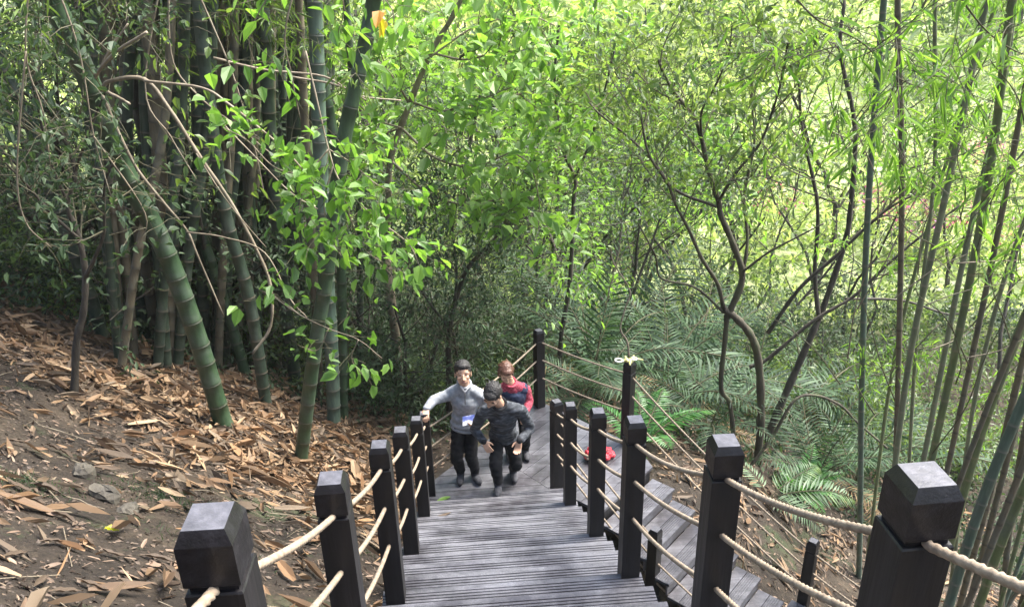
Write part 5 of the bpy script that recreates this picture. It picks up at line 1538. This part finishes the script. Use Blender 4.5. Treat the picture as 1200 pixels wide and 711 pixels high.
# ------------------------------------------------------------------ prototypes of plants
def frond_geo(r, L, n=26, droop=0.9, leaf=0.33, wl=0.075, rise=1.0):
    """a pinnate leaf arching from the origin towards +X"""
    gs, gl = Geo(), Geo()
    t = np.linspace(0, 1, 14)
    ang = rise - droop * 1.5 * t ** 1.4
    dx = np.cos(ang) * L / 13; dz = np.sin(ang) * L / 13
    pts = np.stack([np.concatenate([[0], np.cumsum(dx[:-1])]), 0.04 * np.sin(t * 3 + r.uniform(0, 6)) * t * L, np.concatenate([[0], np.cumsum(dz[:-1])])], 1)
    gs.tube(pts, np.linspace(0.016, 0.003, 14) * L / 2, 5, closed_ends=False)
    u = np.repeat(np.linspace(0.16, 0.99, n), 2) + r.uniform(-0.004, 0.004, 2 * n)
    side = np.tile([-1.0, 1.0], n)
    P = np.stack([np.interp(u, t, pts[:, k]) for k in range(3)], 1)
    a = np.interp(u, t, ang)
    T = np.stack([np.cos(a), np.zeros_like(a), np.sin(a)], 1)
    S = np.tile([0, 1.0, 0], (2 * n, 1)) * side[:, None]
    upv = np.stack([-np.sin(a), np.zeros_like(a), np.cos(a)], 1)
    D = T * (0.35 + 0.5 * u[:, None]) + S * 0.9 + upv * (0.30 - 0.25 * u[:, None]) + r.normal(size=P.shape) * 0.05 - np.array([0, 0, 0.25])
    ll = leaf * L / 2 * (np.sin(PI * np.clip(u * 0.80 + 0.16, 0, 1)) ** 0.8) * r.uniform(0.9, 1.1, 2 * n)
    N_ = upv + T * 0.2 + r.normal(size=P.shape) * 0.15
    add_leaves(gl, P, D, N_, ll, ll * wl, RHOMB)
    return gs, gl
LOW = (0, 0, -60)
PLANTS = {}
def proto_mesh_set(kind, variants):
    PLANTS[kind] = variants
def frond_mesh(r, L, n, droop, leaf, wl, rise, mat):
    gs, gl = frond_geo(r, L, n, droop, leaf, wl, rise)
    o = multi('frond', [(gs, M['twig']), (gl, M[mat])])
    me = o.data; bpy.data.objects.remove(o); return me
r1 = np.random.default_rng(9)
FR = {'green': [frond_mesh(r1, 2.2, 25, d, .42, .085, ri, 'palm') for d, ri in ((.75, 1.25), (.9, 1.0), (1.0, .8), (.6, 1.4))],
      'dry': [frond_mesh(r1, 1.8, 26, d, .33, .07, ri, 'palm_dry') for d, ri in ((1.1, .7), (1.3, .4))],
      'fern': [frond_mesh(r1, 1.0, 24, d, .40, .22, ri, 'fern') for d, ri in ((.8, .9), (1.0, .6), (.6, 1.1))]}
def palm(loc, label, n=9, scale=1.0, kinds=('green',), dryn=2, name='palm', cat='palm', group='feathery palms in the ravine', seed=0, stem=True, elev=(0.2, 1.25)):
    r = np.random.default_rng(seed)
    root = thing(name, label, cat, tuple(loc), r.uniform(0, 6), group, scale)
    if stem:
        g = Geo(); g.tube([(0, 0, -0.3), (0.02, 0, 0.1), (0, 0.01, 0.35)], [0.09, 0.08, 0.05], 8); g.obj('stem', M['bark'], root, True)
    for i in range(n + dryn):
        k = kinds[0] if i < n else 'dry'
        me = FR[k][int(r.integers(len(FR[k])))]
        f = link_mesh('frond', me, root, (0, 0, 0.25 if stem else 0.0))
        f.rotation_euler = (r.normal() * 0.15, -r.uniform(-0.35, 0.25) if i < n else r.uniform(0.1, 0.6), 2 * PI * i / n + r.normal() * 0.3)
        f.scale = (r.uniform(0.8, 1.15),) * 3
    return root

def make_tree(kind, seed, H, R, mat, Ll, wr, per, tmpl=RHOMB, base=0.35, kids=(7, 5, 4), levels=2, trunk_r=0.07, bark='bark', droop=0.3, up=0.9, spread=0.1, stems=1, wig=0.13):
    r = np.random.default_rng(seed)
    tubes, tips = [], []
    gt = Geo()
    for s_ in range(stems):
        d = np.array([r.normal() * 0.12 * stems, r.normal() * 0.12 * stems, 1.0])
        P = dict(levels=levels, wig=wig, up=(0.08, 0.06, 0.02), kids=kids, t0=(base, 0.25, 0.2), ang=0.95, len=0.5 * R / 2.2 if False else min(0.6, R / H * 1.1), seg=H / 9, taper=0.3, rr=0.5)
        P['seg'] = H / 8
        grow(r, np.array([r.normal() * 0.05 * (stems - 1), r.normal() * 0.05 * (stems - 1), -0.3]), d, H * r.uniform(0.85, 1.0), trunk_r, 0, P, tubes, tips)
    for tp, tr, lv_ in tubes:
        if lv_ < levels or trunk_r > 0: gt.tube(tp, np.maximum(tr, 0.004), 7 if lv_ == 0 else 4, closed_ends=False)
    gl = Geo(); leaves_on(gl, r, tips, per, Ll, wr, spread, droop, tmpl, up)
    a = gt.mesh('trunk', True); a.materials.append(M[bark])
    b_ = gl.mesh('crown'); b_.materials.append(M[mat])
    return a, b_
TREES = {
 'bright': [make_tree('b', 31, 6.5, 2.6, 'leaf_broad', (0.16, 0.30), 0.6, 6, LEAF6, 0.3, spread=0.14), make_tree('b', 32, 5.5, 2.4, 'leaf_mid', (0.10, 0.19), 0.45, 10, RHOMB, 0.3, spread=0.12)],
 'mid': [make_tree('m', 41, 6.0, 2.4, 'leaf_mid', (0.09, 0.17), 0.42, 10, RHOMB, 0.25), make_tree('m', 42, 7.0, 2.4, 'leaf_mid', (0.10, 0.2), 0.36, 9, RHOMB, 0.3), make_tree('m', 43, 6.5, 2.6, 'leaf_dark', (0.10, 0.18), 0.4, 9, RHOMB, 0.3)],
 'dark': [make_tree('d', 51, 4.2, 2.2, 'leaf_dark', (0.08, 0.16), 0.4, 11, RHOMB, 0.12, stems=2, kids=(6, 4, 3)), make_tree('d', 52, 3.2, 2.0, 'leaf_dark', (0.07, 0.14), 0.45, 11, RHOMB, 0.08, stems=3, kids=(5, 4, 3), trunk_r=0.03)],
 'shrub': [make_tree('s', 61, 1.7, 1.2, 'leaf_dark', (0.08, 0.15), 0.42, 9, RHOMB, 0.05, stems=4, kids=(4, 3), levels=2, trunk_r=0.015), make_tree('s', 62, 1.5, 1.1, 'leaf_mid', (0.08, 0.16), 0.4, 8, RHOMB, 0.05, stems=4, kids=(4, 3), levels=2, trunk_r=0.015)],
 'far': [make_tree('f', 71, 8.5, 3.6, 'leaf_far', (0.28, 0.55), 0.45, 7, RHOMB, 0.2, spread=0.28), make_tree('f', 72, 7.0, 3.4, 'leaf_far', (0.26, 0.5), 0.5, 7, RHOMB, 0.12, stems=2, spread=0.26, kids=(6, 4, 3)), make_tree('f', 73, 9.0, 3.4, 'leaf_mid', (0.28, 0.5), 0.45, 7, RHOMB, 0.2, spread=0.25)],
 'airy': [make_tree('a', 81, 6.5, 3.0, 'leaf_far', (0.12, 0.22), 0.42, 3, LEAF6, 0.3, spread=0.12, trunk_r=0.05, wig=0.2), make_tree('a', 82, 5.5, 2.6, 'leaf_mid', (0.11, 0.2), 0.4, 3, LEAF6, 0.25, stems=2, spread=0.12, trunk_r=0.04, kids=(6, 4, 3), wig=0.22)],
 'pole': [make_tree('p', 91, 13.0, 4.0, 'leaf_mid', (0.14, 0.26), 0.42, 9, RHOMB, 0.62, spread=0.2, trunk_r=0.10, kids=(8, 5, 4))],
}
TREES['leafy'] = [make_tree('l', 101, 6.3, 2.5, 'leaf_mid', (0.12, 0.24), 0.38, 5, LEAF6, 0.32, spread=0.14, wig=0.18), make_tree('l', 102, 5.8, 2.4, 'leaf_broad', (0.11, 0.22), 0.42, 5, LEAF6, 0.35, spread=0.14, wig=0.18)]
NAMES = {'leafy': ('leafy_tree', 'tree'), 'bright': ('leafy_tree', 'tree'), 'mid': ('leafy_tree', 'tree'), 'dark': ('dark_bush', 'bush'), 'shrub': ('low_shrub', 'shrub'), 'far': ('sunlit_tree', 'tree'), 'airy': ('airy_tree', 'tree'), 'pole': ('shading_tree', 'tree')}
LBL = {'leafy': 'layered leafy tree with dark limbs between the landing and the sunny slope', 'bright': 'large leaved green tree filling the wood behind the landing', 'mid': 'mid green small leaved tree in the wood behind the landing', 'dark': 'dark leafy bush in the shade behind the stairs', 'shrub': 'low dark green shrub on the wood floor',
       'far': 'sunlit yellow green tree on the far side of the ravine', 'airy': 'thin airy tree with sparse small leaves in front of the sunny slope', 'pole': 'tall dark trunked tree with its crown added above the wood for shade'}
GRP = {'leafy': 'layered leafy trees in the ravine', 'bright': 'large leaved trees of the wood', 'mid': 'small leaved trees of the wood', 'dark': 'dark bushes in the shade', 'shrub': 'low shrubs on the wood floor', 'far': 'sunlit trees beyond the ravine', 'airy': 'airy trees before the sunny slope', 'pole': 'tall trees with canopies added for shade'}
PR = np.random.default_rng(123)
def plant(kind, x, y, s=1.0, var=None):
    V = TREES[kind]; a, b_ = V[int(PR.integers(len(V))) if var is None else var]
    nm, cat = NAMES[kind]
    root = thing(nm, LBL[kind], cat, (x, y, tz(x, y)), PR.uniform(0, 2 * PI), GRP[kind], (s * PR.uniform(0.9, 1.1), s * PR.uniform(0.9, 1.1), s * PR.uniform(0.9, 1.1)))
    link_mesh('trunk', a, root); link_mesh('crown', b_, root)
    return root
def vis_x(px_, y): return at_y(px_, 300, y)[0]
# (kind, photo x, distance y, scale)
LAY = []
def row(kind, pxs, y, s, jit=0.6):
    for p in pxs: LAY.append((kind, vis_x(p, y) + PR.normal() * jit * 0.3, y + PR.normal() * jit, s * PR.uniform(0.85, 1.15)))
# shade wall behind the bamboo, left
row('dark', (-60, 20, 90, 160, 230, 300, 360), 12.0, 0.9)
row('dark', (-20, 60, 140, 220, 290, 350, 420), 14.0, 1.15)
row('mid', (-80, 10, 100, 190, 270, 340), 15.5, 1.1)
row('mid', (-40, 60, 150, 240, 320, 400), 19, 1.3)
row('shrub', (20, 80, 60, 400, 440), 11.2, 0.8)
row('shrub', (130, 180, 230, 300, 340), 12.0, 0.7)
# middle, behind the landing
row('dark', (400, 455, 480, 560, 610), 12.8, 0.72)
row('dark', (430, 500, 570, 640, 700), 15.0, 1.0)
row('shrub', (440, 490, 560), 12.4, 0.8)
row('mid', (420, 500, 580, 640), 17.5, 1.0)
row('leafy', (640, 690, 735), 14.5, 0.85)
row('leafy', (600, 665, 720, 790, 850), 17.5, 1.0)
row('leafy', (760, 860, 960), 22, 1.25)
row('leafy', (680, 790), 26, 1.4)
row('bright', (470, 560, 620, 700), 20, 1.15)
row('mid', (660, 740), 21, 1.1)
# right, thinner and sunnier
row('shrub', (920, 980, 1030, 1080, 1150), 13.5, 1.0)
row('dark', (740, 800, 870, 950), 15.5, 0.6)
row('airy', (800, 920, 1040, 1160), 17, 1.0)
row('airy', (740, 850, 980, 1110), 21, 1.2)
row('shrub', (800, 900, 960, 1040, 1100, 1180), 18, 1.2)
# far
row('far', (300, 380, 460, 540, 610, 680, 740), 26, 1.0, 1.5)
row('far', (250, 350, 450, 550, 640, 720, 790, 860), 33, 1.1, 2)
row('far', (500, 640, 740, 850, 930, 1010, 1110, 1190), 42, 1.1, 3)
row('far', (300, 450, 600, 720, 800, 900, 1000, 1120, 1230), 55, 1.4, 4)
row('airy', (880, 960, 1050, 1150), 27, 1.2)
for k_, x, y, s in LAY: plant(k_, x, y, s)
# canopy trees, mostly out of frame, added to shade stairs, landing and left bank
for x, y, s in ((-4.2, 11.5, 0.95), (-8.5, 9.5, 1.0), (-9.5, 3.0, 0.9), (-6.5, 16, 1.1), (7.5, 2.0, 1.0), (6.6, -2.0, 1.0), (9.6, 6.3, 1.0), (11.8, 10.2, 1.0), (4.5, -4.5, 1.0), (5.4, 4.2, 1.1), (-5.5, 0.5, 0.9)):
    plant('pole', x, y, s)

# palms and ferns
PL = [(700, 11.5, 0.95), (735, 13.0, 1.1), (660, 13.5, 1.0), (780, 12.2, 1.0), (830, 13.0, 1.1), (905, 13.2, 1.0), (600, 13.0, 0.9), (560, 12.2, 0.75), (960, 12.0, 0.9), (1010, 13.6, 0.8),
      (480, 12.6, 0.7), (790, 10.9, 0.75), (420, 12.2, 0.7), (690, 10.9, 0.6), (1000, 9.8, 0.7), (1050, 10.5, 0.8), (1100, 11.5, 0.9), (850, 10.4, 0.6)]
for i, (p_, y, s) in enumerate(PL):
    x = vis_x(p_, y)
    palm((x, y, tz(x, y)), 'feathery dark green palm in the ravine behind the railings', 9, s * 1.15, ('green',), 3, seed=i + 100)
FN = [(740, 455, 9.5, 0.9, 'bright fern spreading below the yellow cord on its post'), (935, 585, None, 0.85, 'pale green feathery fern on the slope between the two biggest right posts'), (428, 470, None, 0.6, 'small green fern beside the last green culm near the left railing'),
      (455, 455, None, 0.55, 'small dull fern at the wood edge left of the two men'), (410, 455, None, 0.5, 'tuft of fern at the foot of the thin bamboo by the left railing')]
for i, (a, b_, y, s, lab) in enumerate(FN):
    p = on_ground(a, b_) if y is None else at_y(a, b_, y)
    if y is not None: p[2] = max(tz(p[0], p[1]), p[2] - 0.75)
    if i == 0: p = np.array([2.35, 9.3, tz(2.35, 9.3)]); s = 1.25
    palm(p, lab, 9, s, ('fern',), 0, 'fern', 'fern', 'ferns near the stairs', i + 40, False)
M['frond_pale'] = leaf_mat('pale_frond_leaflet', [(0.13, 0.19, 0.12), (0.20, 0.27, 0.18), (0.26, 0.33, 0.24)], 0.3, 0.4)
pm = frond_mesh(r1, 1.3, 22, 1.0, .50, .12, .55, 'frond_pale')
p = on_ground(900, 590)
root = thing('palm_seedling', 'pale silvery palm fronds arching over the slope between the two biggest right posts', 'palm', tuple(p), 0.0)
for a_, b2, s_ in ((-0.15, 0.0, 1.0), (0.45, -0.15, 0.85), (-0.9, 0.1, 0.7), (2.2, -0.2, 0.8)):
    f = link_mesh('frond', pm, root, (0, 0, 0.1)); f.rotation_euler = (0.25, b2, a_); f.scale = (s_,) * 3
# spiky low weeds
g = Geo(); n = 2600
cx = [on_ground(a, b_) for a, b_ in ((15, 560), (35, 570), (180, 575), (215, 592), (195, 585), (430, 490), (245, 640), (400, 640))]
P = np.concatenate([c + rs.normal(size=(n // 8, 3)) * np.array([0.18, 0.12, 0]) for c in cx])
P[:, 2] = terrain(P[:, 0], P[:, 1])
D = rvec(rs, len(P)) * 0.8 + np.array([0, 0, 0.35]); Ls = rs.uniform(0.02, 0.07, len(P))
add_leaves(g, P, D, rvec(rs, len(P)) + [0, 0, 1], Ls, Ls * 0.12, RHOMB)
tag(g.obj('mossy_weeds', M['leaf_dark']), 'patches of fine mossy weeds on the left bank', 'weeds', None, 'stuff')
# undergrowth carpet in the ravine and wood
def carpet(n, reg, mat, Ll, name, label, hgt, wr=0.4, f=None):
    g = Geo(); x = rs.uniform(reg[0], reg[1], n); y = rs.uniform(reg[2], reg[3], n)
    m = in_front_clear(x, y)
    if f is not None: m &= f(x, y)
    x, y = x[m], y[m]
    hh = hgt * (0.35 + 0.65 * np.clip(0.5 + 0.8 * fbm(x, y, 1.7, 3, 13), 0, 1))
    P = np.stack([x, y, terrain(x, y) + rs.random(len(x)) * hh], 1)
    Ls = rs.uniform(Ll[0], Ll[1], len(x))
    add_leaves(g, P, rvec(rs, len(x)) + [0, 0, 0.15], rvec(rs, len(x)) * 0.7 + [0, 0, 0.9], Ls, Ls * wr, RHOMB)
    tag(g.obj(name, M[mat]), label, 'undergrowth', None, 'stuff')
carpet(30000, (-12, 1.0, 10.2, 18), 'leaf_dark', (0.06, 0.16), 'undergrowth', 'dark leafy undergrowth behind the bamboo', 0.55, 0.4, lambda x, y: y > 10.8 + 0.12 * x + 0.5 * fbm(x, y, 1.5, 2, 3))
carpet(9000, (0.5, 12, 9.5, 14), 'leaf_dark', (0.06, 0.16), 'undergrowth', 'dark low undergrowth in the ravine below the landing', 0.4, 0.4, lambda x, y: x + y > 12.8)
carpet(22000, (0.5, 16, 12.5, 20), 'leaf_mid', (0.07, 0.18), 'undergrowth', 'green undergrowth in the ravine to the right', 0.6, 0.4, lambda x, y: x + y > 13.5)
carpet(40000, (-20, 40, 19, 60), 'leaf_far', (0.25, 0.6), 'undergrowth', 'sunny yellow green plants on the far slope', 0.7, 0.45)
# flowering shrubs on the sunny slope
M['flower'] = leaf_mat('magenta_bracts', [(0.45, 0.08, 0.30), (0.55, 0.16, 0.42), (0.40, 0.12, 0.40)], 0.4)
fa, fb = make_tree('x', 99, 2.2, 1.6, 'leaf_far', (0.10, 0.2), 0.45, 8, RHOMB, 0.05, stems=4, kids=(4, 3), levels=2, trunk_r=0.02)
gf = Geo(); r3 = np.random.default_rng(8); q = rvec(r3, 130) * np.array([1.0, 1.0, 0.6]) * r3.uniform(0.6, 1.0, (130, 1)) + np.array([0, 0, 1.5]); q = q[q[:, 2] > 1.0]
add_leaves(gf, q, rvec(r3, len(q)), rvec(r3, len(q)), np.full(len(q), 0.12), np.full(len(q), 0.10), RHOMB)
fm_ = gf.mesh('blossom'); fm_.materials.append(M['flower'])
for i, (a, y) in enumerate(((1100, 24), (1065, 23), (1195, 22), (1130, 30), (900, 26), (1020, 25))):
    x = vis_x(a, y)
    root = thing('flowering_shrub', 'magenta flowering shrub on the sunny slope beyond the bamboo', 'shrub', (x, y, tz(x, y)), i * 1.3, 'flowering shrubs on the sunny slope', 1.0)
    link_mesh('trunk', fa, root); link_mesh('crown', fb, root); link_mesh('blossom', fm_, root)
